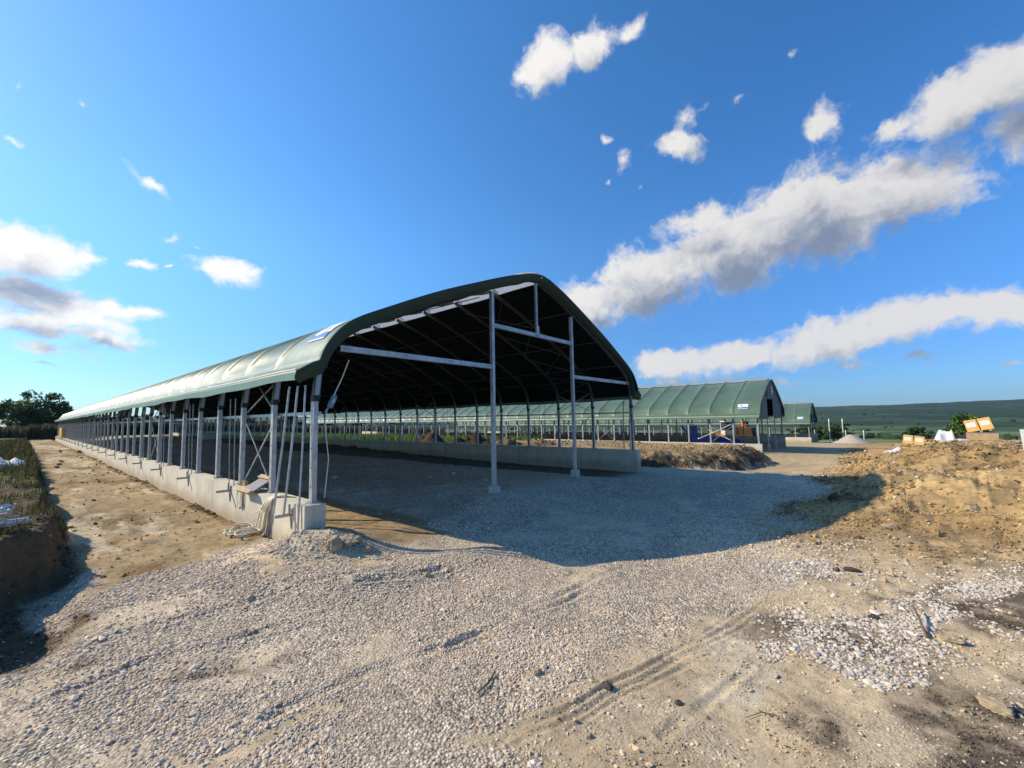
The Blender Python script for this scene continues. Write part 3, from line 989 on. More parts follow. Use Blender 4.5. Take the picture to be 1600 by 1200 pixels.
def shared():
    SH['cover'] = {s: cover_mesh(s) for s in (-1, 1)}
    SH['hem'] = {s: hem_mesh(s) for s in (-1, 1)}
    SH['valance'] = valance_mesh()
    SH['arch'] = arch_mesh()
    SH['post'] = post_mesh()
    SH['wall'] = fix_wall(wall_mesh(0))
    mb = MB(); mb.bar((.0, -.0, 2.14), (.0, LEN, 2.14), .05, .055)
    SH['rail'] = mb.mesh('side_rail', MAT['zinc'])
    mb = MB(); mb.bar((0, .06, .80), (0, BAY - .06, 2.05), .022, .022); mb.bar((0.024, .06, 2.05), (0.024, BAY - .06, .80), .022, .022)
    mb.bar((0, .06, 2.22), (.14 - .0, BAY - .06, 2.95), .022, .022); mb.bar((.16, .06, 2.95), (.024, BAY - .06, 2.22), .022, .022)
    SH['xbrace'] = mb.mesh('cross_brace', MAT['zinc'])
    PU = []
    for j in (5, 10, 15, 20):
        p, n = PR[j], NO[j]
        q = p - n * .18
        mb = MB(); mb.tube([(q[0], .0, q[1]), (q[0], LEN, q[1])], .022, 5)
        PU.append((q, mb.mesh('purlin', MAT['arch'])))
    SH['purlin'] = PU
    mb = MB()
    jj_ = (1, 6, 11, 16, 21, 26)
    for a, b in zip(jj_[:-1], jj_[1:]):
        pa, pb = PR[a] - NO[a] * .2, PR[b] - NO[b] * .2
        mb.bar((pa[0], 0, pa[1]), (pb[0], BAY, pb[1]), .022); mb.bar((pb[0], 0, pb[1] - .024), (pa[0], BAY, pa[1] - .024), .022)
    SH['rbrace'] = mb.mesh('roof_brace', MAT['arch'])
    mb = MB()   # one bay of the ridge vent: milky sheet on low side upstands
    y0, y1 = -.005, BAY + .004
    mb.add([(-.60, y0, 5.90), (0, y0, 6.10), (.76, y0, 6.01), (.76, y0, 5.995), (0, y0, 6.08), (-.60, y0, 5.885),
            (-.60, y1, 5.90), (0, y1, 6.10), (.76, y1, 6.01), (.76, y1, 5.995), (0, y1, 6.08), (-.60, y1, 5.885)],
           [(0, 1, 7, 6), (1, 2, 8, 7), (2, 3, 9, 8), (3, 4, 10, 9), (4, 5, 11, 10), (5, 0, 6, 11), (0, 5, 4, 1), (1, 4, 3, 2), (6, 7, 10, 11), (7, 8, 9, 10)])
    for s_ in (-1, 1):
        mb.bar((s_ * .36, .05, 5.84), (s_ * .36, .05, 5.95), .03, .03, 1); mb.bar((s_ * .36, .05, 5.94), (0, .05, 6.04), .03, .03, 1)
    SH['vent'] = mb.mesh('ridge_vent', [MAT['vent_sheet'], MAT['zinc']])


def m_vent():
    m, nt, b = nm('milky_ridge_sheet')
    tc = nd(nt, 'ShaderNodeTexCoord').outputs['Object']
    wv = nd(nt, 'ShaderNodeTexWave', bands_direction='Y', ins={'Scale': 9.0, 'Distortion': .2})
    nt.links.new(tc, wv.inputs[0])
    c = ramp(nt, wv.outputs[0], [(.2, (.62, .64, .67)), (.6, (.86, .87, .88))])
    nt.links.new(c.outputs[0], b.inputs['Base Color'])
    b.inputs['Roughness'].default_value = .35
    t = nd(nt, 'ShaderNodeBsdfTranslucent'); nt.links.new(c.outputs[0], t.inputs[0])
    mx = nd(nt, 'ShaderNodeMixShader', ins={0: .72})
    nt.links.new(b.outputs[0], mx.inputs[1]); nt.links.new(t.outputs[0], mx.inputs[2])
    nt.links.new(mx.outputs[0], nt.nodes['Material Output'].inputs[0])
    return m


MAT['vent_sheet'] = m_vent()
shared()


def inst(name, me, parent, loc=(0, 0, 0), rot=(0, 0, 0), scale=(1, 1, 1)):
    o = link(bpy.data.objects.new(name, me))
    o.parent = parent
    o.location = loc; o.rotation_euler = rot; o.scale = scale
    return o


def sign_panel(parent, side, y0, y1, za, zb):
    """banner laid on the cover between two places of the profile"""
    k = 9
    mb = MB()
    rows = []
    ta, tb = [np.interp(-z, -PR[:, 1], np.arange(len(PR))) for z in (za, zb)]
    Pf = lambda t: (np.array([np.interp(t, np.arange(len(PR)), PR[:, 0]), np.interp(t, np.arange(len(PR)), PR[:, 1])]),
                    np.array([np.interp(t, np.arange(len(PR)), NO[:, 0]), np.interp(t, np.arange(len(PR)), NO[:, 1])]))
    for i in range(k):
        tq = ta + (tb - ta) * i / (k - 1)
        p, n = Pf(tq); wq = min(1, (len(PR) - 1 - tq) / 4)
        rows.append([(xs(side, p[0] + n[0] * (.014 - sag_at(y) * wq)), y, p[1] + n[1] * (.014 - sag_at(y) * wq)) for y in np.linspace(y0, y1, 15)])
    mb.sheet(rows, 0)
    me = mb.mesh('sign_banner', MAT['sign'])
    uvl = me.uv_layers.new(name='UVMap')
    for poly in me.polygons:
        for li in poly.loop_indices:
            vi = me.loops[li].vertex_index
            i, j = vi // 15, vi % 15
            uvl.data[li].uv = (1 - j / 14, 1 - i / (k - 1))
    return inst('sign_banner', me, parent)


def barn(label, loc, full=True, closed=False, sign=(.10, .70, 3.78, 3.40)):
    t = thing('livestock_barn', label, 'barn', loc, 0, 'green arched livestock barns under construction')
    for s in (-1, 1):
        inst('roof_cover', SH['cover'][s], t)
        inst('eave_hem', SH['hem'][s], t)
        inst('concrete_wall', SH['wall'], t, (0 if s < 0 else W, 0 if s < 0 else LEN, 0), (0, 0, 0 if s < 0 else math.pi))
        inst('side_rail', SH['rail'], t, (.085 if s < 0 else W - .085, 0, 0))
        for i in range(NB + 1):
            inst('post', SH['post'], t, (0 if s < 0 else W, i * BAY, 0), (0, 0, 0 if s < 0 else math.pi))
        for i in range(1, NB, 6):
            inst('cross_brace', SH['xbrace'], t, (.02 if s < 0 else W - .02, (i if s < 0 else i + 1) * BAY, 0), (0, 0, 0 if s < 0 else math.pi))
            inst('roof_brace', SH['rbrace'], t, (W / 2, (i if s > 0 else i + 1) * BAY, 0), (0, 0, 0 if s > 0 else math.pi))
        for q, me in SH['purlin']:
            inst('purlin', me, t, (W / 2, 0 if s > 0 else LEN, 0), (0, 0, 0 if s > 0 else math.pi))
    for i in range(NB + 1):
        inst('arch', SH['arch'], t, (0, i * BAY, 0))
    for i in range(NB):
        inst('ridge_vent', SH['vent'], t, (W / 2, i * BAY, 0))
    inst('front_valance', SH['valance'], t)
    sign_panel(t, -1, *sign)
    # gable frame
    for x, top in ((4.23, 5.12), (7.83, 5.12)):
        mb = MB(); mb.box((0, 0, (top - .6) / 2), (.085, .085, top + .6)); mb.box((0, 0, .06), (.24, .24, .72), None, 1, .8)
        mb.build('end_post', [MAT['zinc'], MAT['concrete']], t, (x, 0, 0))
    for a, b, z in ((.40, 4.165, 3.25), (7.895, 11.82, 3.25), (4.295, 7.765, 4.28)):
        mb = MB()
        mb.box(((a + b) / 2, -.035, z), (b - a, .010, .095)); mb.box(((a + b) / 2, .0, z + .0475), (b - a, .06, .008)); mb.box(((a + b) / 2, .0, z - .0475), (b - a, .06, .008))
        n = max(2, int((b - a) / 1.2))
        for k in range(n + 1):
            mb.box((a + .12 + (b - a - .24) * k / n, -.043, z), (.14, .008, .05), None, 1)
        mb.build('tie_beam', [MAT['zinc'], MAT['zinc_dark']], t)
    mb = MB(); mb.bar((6.03, -.01, 4.34), (6.03, -.01, 6.0), .06); mb.box((6.03, -.05, 4.40), (.13, .02, .26)); mb.box((6.03, -.06, 5.84), (.10, .02, .30), None, 0, .4)
    mb.build('hanger', MAT['zinc'], t)
    return t


barn1 = barn('nearest open-ended green arched barn with bare gravel floor', (0, 0, 0))
barn2 = barn('second green arched barn with grey mesh gable behind the nearest one', B2, sign=(.62, 1.32, 3.72, 3.36))
barn3 = barn('small distant green arched barn beyond the grey-gabled one', B3, sign=(.62, 1.32, 3.72, 3.36))

# curtain rods, wall brackets and extras of the first barn
rod_long = rod_mesh(0, .66, 2.52); rod_in = rod_mesh(0, .74, 2.6)
mb = MB(); mb.box((-.21 - .12, 0, 0), (.26, .035, .045)); mb.box((-.21 - .006, 0, .03), (.012, .05, .12)); mb.tube([(-.25, 0, .02), (-.25, 0, .16)], .016, 6); mb.bar((-.23, 0, -.03), (-.215, 0, -.22), .02)
brk = mb.mesh('wall_bracket', MAT['zinc_dark'])
for k in range(23):
    y = 3.37 + k * 2 * BAY
    if y > LEN: break
    for dy in (-.16, .16):
        inst('curtain_rod', rod_long, barn1, (0, y + dy, 0))
        inst('curtain_rod', rod_in, barn1, (W, y + dy + 1.0, 0), (0, 0, math.pi))
    inst('wall_bracket', brk, barn1, (0, y - .1, .63))
inst('wall_bracket', brk, barn1, (0, .25, .55))
for (yb, xb, yt, xt, zb, r) in ((.42, -.42, .34, -.26, .57, .018), (.18, -.36, .12, -.22, .57, .018), (-.10, -.26, -.06, -.18, .36, .015)):
    mb = MB(); mb.tube([(xb, yb, zb), ((xb + xt) / 2 + .01, (yb + yt) / 2, 1.6), (xt, yt, 2.58)], r, 8)
    mb.build('curtain_pipe', MAT['zinc'], barn1)
mb = MB(); mb.tube([(.12, -.14, .80), (.16, -.17, 1.4), (.10, -.14, 2.0), (.13, -.16, 2.22)], .008, 5)
mb.tube([(.20, -.22, 2.42), (.33, -.22, 2.70), (.44, -.24, 3.02)], .010, 5)
mb.build('pull_cord', MAT['rope'], barn1)
for s, y in ((12.12, .16), (12.12, .42)):
    mb = MB(); mb.tube([(s, y, .73), (s + .02, y, 1.7), (s + .1, y, 2.6)], .022, 6); mb.build('curtain_pipe', MAT['zinc_dark'], barn1)
mb = MB()
mb.box((0, 0, 0), (.075, .06, .20), None, 0); mb.box((0, 0, .115), (.05, .045, .04), None, 0, .6); mb.box((0, -.034, .02), (.05, .012, .10), None, 1)
mb.tube([(0, 0, -.10), (-.03, 0, -.15), (-.02, 0, -.2)], .012, 6, 1)
o = mb.build('hand_winch', [MAT['bluegrey'], MAT['zinc_dark']], None, (.185, -.20, 2.32), (0, R(24), 0))
tag(o, 'small blue-grey winch casing hanging on a cord at the front corner post', 'winch')

# grey mesh gable of the second barn
mb = MB()
def gable_cloth(x0, x1, zb, name, y=-.02):
    mb = MB(); P = []
    xsn = np.linspace(x0, x1, 14)
    rows = [[], []]
    for x in xsn:
        d = abs(x - W / 2)
        zt = np.interp(d, np.concatenate([[0], PR[:, 0]]), np.concatenate([[5.9], PR[:, 1]])) - .14
        k = .03 * math.sin(x * 5)
        rows[0].append((x, y + k, zb)); rows[1].append((x, y + k, max(zt, zb + .05)))
    mb.sheet(rows); mb.sheet([[(a, b + .03, c) for a, b, c in r] for r in rows[::-1]])
    return mb.build(name, MAT['grey_cloth'], barn2)
gable_cloth(.35, 4.16, 2.55, 'gable_cloth', -.09)
gable_cloth(7.9, 11.65, 2.55, 'gable_cloth', -.09)
gable_cloth(4.3, 7.76, 4.25, 'gable_cloth', -.13)
mb = MB(); mb.box((0, 0, 0), (.62, .02, .66)); mb.box((-.02, -.016, .12), (.30, .012, .22), None, 1); mb.box((0, -.016, -.2), (.5, .012, .05), None, 2)
mb.build('gable_sign', [MAT['label'], MAT['orange'], MAT['bluegrey']], barn2, (6.1, -.19, 4.95))
for a, b in ((.4, 4.1), (7.95, 11.6)):
    mb = MB(); mb.bar((a, -.12, 2.62), (b, -.12, 2.62), .05, .16)
    mb.build('rolled_curtain', MAT['grey_cloth'], barn2)

# steel uprights of the unroofed barn further on
mb = MB(); mb.box((0, 0, 1.75), (.14, .12, 3.5)); mb.bar((0, 0, 3.4), (.3, 0, 4.0), .12, .10); mb.box((0, 0, .02), (.3, .3, .04))
poles = [mb.mesh('bare_post', MAT['label'])]
k = 0
for (px, py, h, lab) in ((86.0, -2.2, 1.0, 'tall whitish upright just past the smallest barn'), (86.0, -4.0, 1.0, 'tall whitish upright farther from the smallest barn, beside the gravel pile'),
                         (98, .8, .55, 'short pale upright between the smallest barn and the tall uprights'), (98, -4.0, .55, 'short pale upright between the two tall ones'), (98, -6.6, .55, 'short pale upright closest to the gravel pile')):
    o = link(bpy.data.objects.new('bare_post', poles[0]))
    o.location = (px, py, hz(px, py) - .1); o.scale = (1, 1, h)
    tag(o, lab, 'post', 'bare uprights of an unbuilt shed')

# ------------------------------------------------------------------ ropes, board and small things on the wall
def rope_strand(pts, r=.011):
    return pts, r


def smooth_pts(P, k=6):
    P = np.array(P, float)
    out = []
    for i in range(len(P) - 1):
        p0, p1, p2, p3 = P[max(i - 1, 0)], P[i], P[i + 1], P[min(i + 2, len(P) - 1)]
        for f in np.arange(0, 1, 1 / k):
            out.append(.5 * (2 * p1 + (p2 - p0) * f + (2 * p0 - 5 * p1 + 4 * p2 - p3) * f * f + (3 * p1 - p0 - 3 * p2 + p3) * f ** 3))
    out.append(P[-1])
    return [tuple(p) for p in out]


mb = MB()
rr_ = random.Random(3)
for i in range(16):
    t = i / 15
    yt = 1.02 + .16 * t + rr_.uniform(-.03, .03)
    yb = 1.18 + .40 * t + rr_.uniform(-.05, .05)
    gz = hz(-.3, yb)
    end = gz + .02 if i % 3 else rr_.uniform(.35, .55)
    P = [(.02, yt - .25 + rr_.uniform(-.1, .1), WALL_T + .015), (-.12, yt - .08, WALL_T + .03), (-.235, yt, WALL_T - .03), (-.245 - .02 * (i % 4), yt + (yb - yt) * .4, .5),
         (-.27 - .03 * (i % 4), yb, max(end, gz + .02))]
    if i % 3: P.append((-.45 - rr_.uniform(0, .25), yb + rr_.uniform(.0, .35), hz(-.55, yb + .15) + .02))
    mb.tube(smooth_pts(P, 5), .011, 5)
o = mb.build('rope_bundle', MAT['rope']); tag(o, 'large bundle of cream ropes hanging to the ground over the concrete wall', 'rope', 'cream ropes on the concrete wall')
mb = MB()
for i in range(8):
    y = 2.42 + .03 * i + rr_.uniform(-.02, .02)
    P = [(-.02 + rr_.uniform(-.04, .06), y - .35, WALL_T + .03), (-.10, y - .12, WALL_T + .05), (-.23, y, WALL_T - .02), (-.25, y + .02, .58), (-.245, y + .03, rr_.uniform(.34, .46)), (-.25, y + .08, .55), (-.235, y + .10, .70)]
    mb.tube(smooth_pts(P, 5), .011, 5)
o = mb.build('rope_bundle', MAT['rope']); tag(o, 'short loop of cream ropes draped on the wall beside the grey board', 'rope', 'cream ropes on the concrete wall')
mb = MB()
for i in range(7):
    x0, y0 = -.52 + rr_.uniform(-.14, .14), 1.35 + rr_.uniform(-.22, .28)
    P = []
    a0 = rr_.uniform(0, 6.3)
    for k in range(8):
        a = a0 + k * .8
        P.append((x0 + .20 * math.cos(a) + rr_.uniform(-.03, .03), y0 + .16 * math.sin(a), 0))
    P = [(x, y, hz(x, y) + .025 + .01 * i) for x, y, z in P]
    mb.tube(smooth_pts(P, 4), .012, 5)
o = mb.build('rope_coil', MAT['rope']); tag(o, 'tangle of white straps lying on the dirt at the foot of the wall', 'strap')

t = thing('shuttering_board', 'grey board with two timber battens lying tilted on the wall', 'board', (-.13, 2.05, WALL_T + .11), 0)
mb = MB(); mb.box((0, 0, 0), (.42, .52, .022)); mb.build('board_face', MAT['plyface'], t, (0, 0, 0), (0, R(-30), 0))
for dx, nm_ in ((-.215, 0), (.19, 0)):
    mb = MB(); mb.box((dx, 0, .032), (.085, .60, .042)); mb.build('batten', MAT['wood'], t, (0, 0, 0), (0, R(-30), 0))
mb = MB(); mb.box((0, 0, 0), (.07, .16, .09)); mb.box((0, 0, .052), (.05, .12, .014), None, 0, .8)
o = mb.build('wood_block', MAT['wood'], None, (-.04, 3.05, WALL_T + .046), (0, 0, .3)); tag(o, 'small offcut of timber standing on the wall top near the rods', 'timber block')

# far things at the wall end and across the floor
def crate(name, label, cat, loc, dims, rz, m1, m2, ribs=3):
    t = thing(name, label, cat, loc, rz)
    w, d, h = dims
    mb = MB(); mb.box((0, 0, h / 2 + .1), (w, d, h)); mb.build('case', m1, t)
    for k in range(ribs):
        mb = MB(); mb.box((-w / 2 + w * (k + .5) / ribs, 0, .05), (.10, d, .098)); mb.build('skid', m2, t)
    mb = MB(); mb.box((0, 0, h + .12), (w * 1.02, d * 1.02, .035)); mb.build('lid', m2, t)
    return t


crate('yellow_crate', 'small yellow crate standing on the far end of the long sunlit wall', 'crate', (-.05, 64.0, WALL_T), (.5, 5.2, 1.0), 0, MAT['yellow'], MAT['wood'])
crate('pale_block', 'plain cream block on the floor beneath the far side of the nearest barn', 'stack', (9.9, 47.0, .0), (1.2, 1.2, .9), .1, MAT['whiteboard'], MAT['wood'])  # plain cream block marking an unidentified pale area

# ------------------------------------------------------------------ excavator
def excavator(loc, rz):
    t = thing('excavator', 'orange tracked excavator with cream cab behind the grey-gabled barn', 'excavator', loc, rz)
    for s in (-1, 1):
        mb = MB()
        P = []
        n = 26
        for k in range(n):
            a = 2 * math.pi * k / n
            cx = 1.3 if math.cos(a) > 0 else -1.3
            P.append((cx + .36 * math.cos(a), .36 * math.sin(a) + .4))
        rows = [[(x, s * 1.0 - .24, z) for x, z in P], [(x, s * 1.0 + .24, z) for x, z in P]]
        mb.sheet(rows, 0, False, True)
        mb.add(rows[0], [tuple(range(n))]); mb.add(rows[1], [tuple(range(n - 1, -1, -1))])
        for k in range(14): mb.box((-1.4 + k * .215, s, .78), (.09, .5, .05)); mb.box((-1.4 + k * .215, s, .03), (.09, .5, .05))
        tr = mb.build('track', MAT['black'], t)
        for x in (-1.3, -.65, 0, .65, 1.3):
            mb = MB(); mb.tube([(x, s * 1.26 - .02, .4), (x, s * 1.26 + .03, .4)], .20 if abs(x) > 1 else .14, 12); mb.build('roller', MAT['orange'], tr)
    mb = MB(); mb.box((0, 0, .62), (1.6, 1.6, .3)); mb.tube([(0, 0, .7), (0, 0, .98)], .55, 16); mb.build('undercarriage', MAT['black'], t)
    mb = MB(); mb.box((.35, 0, 1.12), (3.1, 2.3, .28)); mb.box((1.15, 0, 1.62), (1.7, 2.2, .74), None, 0, .94); mb.box((.9, .55, 2.06), (1.0, .9, .16)); mb.build('body', MAT['orange'], t)
    mb = MB(); mb.box((2.0, 0, 1.5), (.42, 2.3, .95)); mb.build('counterweight', MAT['black'], t)
    mb = MB()
    for dx in (-.55, .45):
        for dy in (-.5, .5): mb.box((-.55 + dx, -.55 + dy, 1.95), (.10, .10, 1.45))
    mb.box((-.6, -.55, 1.45), (1.1, 1.1, .45)); mb.box((-.6, -.55, 2.70), (1.16, 1.16, .09))
    cab = mb.build('cab', MAT['cream'], t)
    for c, d in (((-.6, -1.085, 2.17), (.86, .02, .9)), ((-.6, -.015, 2.17), (.86, .02, .9)), ((-1.135, -.55, 2.17), (.02, .86, .9)), ((-.065, -.55, 2.17), (.02, .86, .9))):
        mb = MB(); mb.box(c, d); mb.build('cab_window', MAT['glass'], cab)
    mb = MB()
    mb.bar((1.0, .35, 1.3), (1.75, .35, 2.1), .34, .42); mb.bar((1.75, .35, 1.0), (1.72, .35, 2.75), .34, .42); mb.build('boom', MAT['orange'], t)
    mb = MB(); mb.tube([(1.3, .35, 1.35), (1.72, .35, 2.4)], .06, 8); mb.tube([(-.1, .9, 2.1), (-.1, .9, 2.7)], .05, 8); mb.build('cylinder_and_exhaust', MAT['zinc_dark'], t)
    mb = MB(); mb.bar((2.05, .35, 2.65), (2.12, .35, 1.4), .26, .34); mb.box((2.15, .35, 1.1), (.5, .7, .6), (0, .4, 0), 0, .6); mb.build('bucket_arm', MAT['black'], t)
    mb = MB(); mb.bar((-.6, .2, 1.1), (-2.1, .2, 1.35), .35, .30); mb.bar((-2.1, .2, 1.35), (-2.6, .2, .6), .3, .28); mb.build('blade_arm', MAT['orange'], t)
    mb = MB(); mb.box((-2.7, .2, .45), (.14, 2.2, .75)); mb.build('blade', MAT['orange'], t)
    return t


exz = hz(49.5, 4.9)
excavator((49.3, 4.9, exz - .05), R(-50))

# blue farm implement inside the second barn
t = thing('levelling_implement', 'blue steel implement with drawbar and scoop between white posts', 'implement', (36.3, 3.7, -.95), R(-58))
mb = MB(); mb.box((0, 0, .85), (3.0, .34, .34)); mb.box((0, .0, 1.04), (3.1, .46, .04)); mb.box((0, 0, .66), (3.1, .46, .04)); mb.build('main_beam', MAT['blue'], t)
mb = MB(); rows = []
for k in range(9):
    a = R(-70 + k * 20)
    rows.append([(.55, -.75 + .42 * math.cos(a) * -1, .42 + .40 * math.sin(a)), (2.05, -.75 + .42 * math.cos(a) * -1, .42 + .40 * math.sin(a))])
mb.sheet(rows); mb.sheet([[(x, y + .03, z) for x, y, z in r] for r in rows[::-1]])
mb.box((.54, -.85, .42), (.03, .6, .7)); mb.box((2.06, -.85, .42), (.03, .6, .7)); mb.build('scoop', MAT['blue'], t)
mb = MB(); mb.bar((-1.4, 0, .85), (-2.3, .1, 1.9), .16, .16); mb.build('lift_arm', MAT['blue'], t)
for x in (-1.2, 1.2):
    mb = MB(); mb.tube([(x, .30, .40), (x, .52, .40)], .40, 18); w = mb.build('wheel', MAT['black'], t)
    mb = MB(); mb.tube([(x, .29, .40), (x, .535, .40)], .18, 14); mb.build('hub', MAT['blue'], w)
mb = MB(); mb.box((0, 0, .0), (.5, 1.6, 1.5), None, 0); mb.build('tank', MAT['blue'], t, (-1.25, .9, 1.35))

# two loose props leaning at the second barn
for (a, b, lab, m) in (((31.2, 3.2, .15), (31.5, .9, 1.25), 'long pale pole leaning up against a white post of the second barn', 'label'),
                       ((31.1, .9, .1), (31.6, 2.6, .85), 'short tan plank leaning down to the mound in front of the second barn', 'wood')):
    mb = MB(); mb.bar((0, 0, 0), tuple(np.array(b) - np.array(a)), .045, .04); mb.tube([(0, 0, .01), (0.05, 0, .03)], .05, 6)
    o = mb.build('leaning_pole', MAT[m], None, a); tag(o, lab, 'pole')

# ------------------------------------------------------------------ spoil heaps and gravel pile
def heap(name, label, cat, cx, cy, rx, ry, h, c1, c2, seed, material='clod', base=None, ridge=0.0):
    n, k = 40, 14
    V, C, Fc = [], [], []
    z0 = hz(cx, cy) - .15 if base is None else base
    for i in range(k + 1):
        q = i / k
        for j in range(n):
            a = 2 * math.pi * j / n
            x = cx + rx * q * math.cos(a); y = cy + ry * q * math.sin(a)
            nz = float(fbm(np.array([x]), np.array([y]), .9, seed, 3)[0])
            zz = h * (1 - q) ** (1.0) * (1 + .25 * nz * (1 - ridge)) + (.18 * nz * (1 - q) if not ridge else 0)
            if not ridge: n5 = float(fbm(np.array([x]), np.array([y]), .28, seed + 9, 3)[0]); zz = h * (1 - q * q) ** .9 * (.8 + .55 * nz + .45 * n5) * (1 if q < 1 else 0) + .14 * nz * (1 - q)
            else: zz = h * min(1 - q, .90) * 1.08 + .05 * nz
            V.append((x, y, z0 + zz if q < 1 else z0 - .2))
            f = .5 + .5 * nz
            C.append(np.array(c1) * f + np.array(c2) * (1 - f))
    for i in range(k):
        for j in range(n):
            j2 = (j + 1) % n
            Fc.append((i * n + j, (i + 1) * n + j, (i + 1) * n + j2, i * n + j2))
    me = np_mesh(name, V, Fc, MAT[material], True, np.clip(np.array(C), .01, .8))
    o = link(bpy.data.objects.new(name, me))
    return tag(o, label, cat)


heap('gravel_pile', 'conical pile of pale gravel on the yard near the tall uprights', 'gravel pile', 74.5, -5.2, 2.6, 2.6, 1.45, (.47, .40, .32), (.38, .32, .26), 5, 'stone', None, 1)
heap('soil_heap', 'dark lump of topsoil heaped behind the far wall of the nearest barn', 'soil heap', 16.4, 13.6, 1.3, 2.6, .75, (.030, .022, .016), (.055, .038, .025), 6)
heap('soil_heap', 'reddish brown tangle of roots and soil beside the dark topsoil', 'soil heap', 16.3, 17.4, 1.2, 1.5, .65, (.085, .048, .028), (.032, .022, .016), 7)
heap('soil_heap', 'small tan rubble heap seen beside the tall gable upright', 'soil heap', 17.0, 10.6, 1.0, 1.0, .5, (.20, .15, .09), (.08, .058, .036), 8)
heap('soil_heap', 'low brown heap seen between far posts of the nearest barn', 'soil heap', 17.6, 8.3, 1.2, 1.1, .35, (.20, .13, .07), (.09, .06, .035), 9)

# ------------------------------------------------------------------ things on the spoil heap skyline
def wrap_stack(name, label, loc, rz, tilt, w, d, h, cols=2):
    t = thing(name, label, 'pallet stack', loc, rz)
    for k in range(3):
        mb = MB(); mb.box((-w / 2 + w * (k + .5) / 3, 0, .05), (.10, d, .10)); mb.build('skid', MAT['wood'], t, (0, 0, 0), (0, tilt, 0))
    mb = MB(); mb.box((0, 0, .112), (w, d, .022)); mb.build('deck', MAT['wood'], t, (0, 0, 0), (0, tilt, 0))
    for k in range(cols):
        cw = w / cols - .05
        x = -w / 2 + w * (k + .5) / cols
        mb = MB(); mb.box((x, 0, .125 + h / 2), (cw, d * .96, h)); b = mb.build('wrapped_pack', MAT['yprint'], t, (0, 0, 0), (0, tilt, 0))
        mb = MB(); mb.box((x, -d * .48 - .004, .125 + h * .56), (cw * .74, .008, h * .42)); mb.build('printed_patch', MAT['label'], b)
    return t


def at_dist(u, dist):
    d = ray(u, 640); d = d / math.hypot(d[0], d[1])
    return CX + d[0] * dist, CY + d[1] * dist


face = lambda x, y: math.atan2(x - CX, -(y - CY)) * 0 + (-(math.atan2(x - CX, y - CY)))
x, y = at_dist(1530, 37); z = hz(x, y)
crate('site_box', 'low brown timber box under the tilted orange and white packs', 'box', (x, y, z - .05), (1.25, 1.0, .42), face(x, y), MAT['wood'], MAT['plyface'])
wrap_stack('pallet_stack', 'tilted pallet of orange wrapped packs with white print on a timber box', (x, y, z + .52), face(x, y), R(-13), 1.12, .85, .66)
x, y = at_dist(1422, 30); z = hz(x, y)
wrap_stack('pallet_stack', 'small pallet of orange packs behind white sheeting, farther down the heap', (x + .5, y, z), face(x, y), R(8), .85, .7, .42)


def film(name, label, x0, y0, sx, sy, h, seed, n=18, group=None, material='white_film'):
    V, Fc = [], []
    r = random.Random(seed)
    base = hz(x0, y0)
    for i in range(n):
        for j in range(n):
            u, v = i / (n - 1) * 2 - 1, j / (n - 1) * 2 - 1
            k = max(0, 1 - (abs(u) ** 2.5 + abs(v) ** 2.5))
            x = x0 + sx * u * (1 + .2 * math.sin(v * 4 + seed)); y = y0 + sy * v * (1 + .2 * math.sin(u * 3.3 + seed))
            nz = float(fbm(np.array([x * 3]), np.array([y * 3]), 1.0, seed, 3)[0])
            V.append((x, y, base + .02 + h * k ** .5 * (.62 + .55 * nz) + (0 if k > 0 else -.05)))
    for i in range(n - 1):
        for j in range(n - 1): Fc.append((i * n + j, (i + 1) * n + j, (i + 1) * n + j + 1, i * n + j + 1))
    V2 = [(a, b, base - .08) for a, b, c in V]
    o = link(bpy.data.objects.new(name, np_mesh(name, V, Fc, MAT[material], True)))
    return tag(o, label, 'plastic sheet', group)


x, y = at_dist(1490, 35); film('plastic_sheet', 'crumpled white plastic heap beside the tilted orange packs', x, y, .55, .95, .32, 4)
x, y = at_dist(1472, 36.5); film('plastic_sheet', 'grey and white bag standing behind the crumpled white plastic heap', x, y, .35, .45, 1.0, 5, 12)
x, y = at_dist(1487, 37.5); film('dark_sack', 'black sack lying behind the crumpled white plastic heap', x, y, .4, .9, .7, 12, 12, None, 'black')
x, y = at_dist(1568, 36); film('dark_sack', 'dark grey sheet lying at the foot of the timber box', x, y, .5, .8, .35, 13, 12, None, 'plyface')
x, y = at_dist(1407, 29); film('plastic_sheet', 'flat white sheet in front of the small orange pallet', x, y, .4, .7, .28, 6, 12)
film('plastic_sheet', 'white plastic sheeting lying on the grassy verge by the dirt path', -3.75, 16.0, .75, 1.5, .28, 9)
x, y = at_dist(1380, 30.5)
mb = MB(); mb.box((0, 0, .16), (1.6, .12, .32)); mb.box((0, 0, .34), (1.66, .16, .04))
o = mb.build('timber_edge', MAT['wood'], None, (x, y, hz(x, y) - .02), (0, 0, face(x, y))); tag(o, 'low pale timber plank set on edge at the crest of the heap', 'plank')
x, y = at_dist(1601, 13.8)
mb = MB(); mb.box((0, 0, .34), (.16, .10, .78), (R(3), R(-3), 0)); mb.box((0, -.055, .60), (.162, .012, .02), (R(3), R(-3), 0)); mb.box((0, -.055, .3), (.162, .012, .02), (R(3), R(-3), 0))
o = mb.build('marker_board', MAT['whiteboard'], None, (x, y, hz(x, y)), (0, 0, face(x, y))); tag(o, 'whitish upright board stuck in the brown heap at the photo edge', 'board')

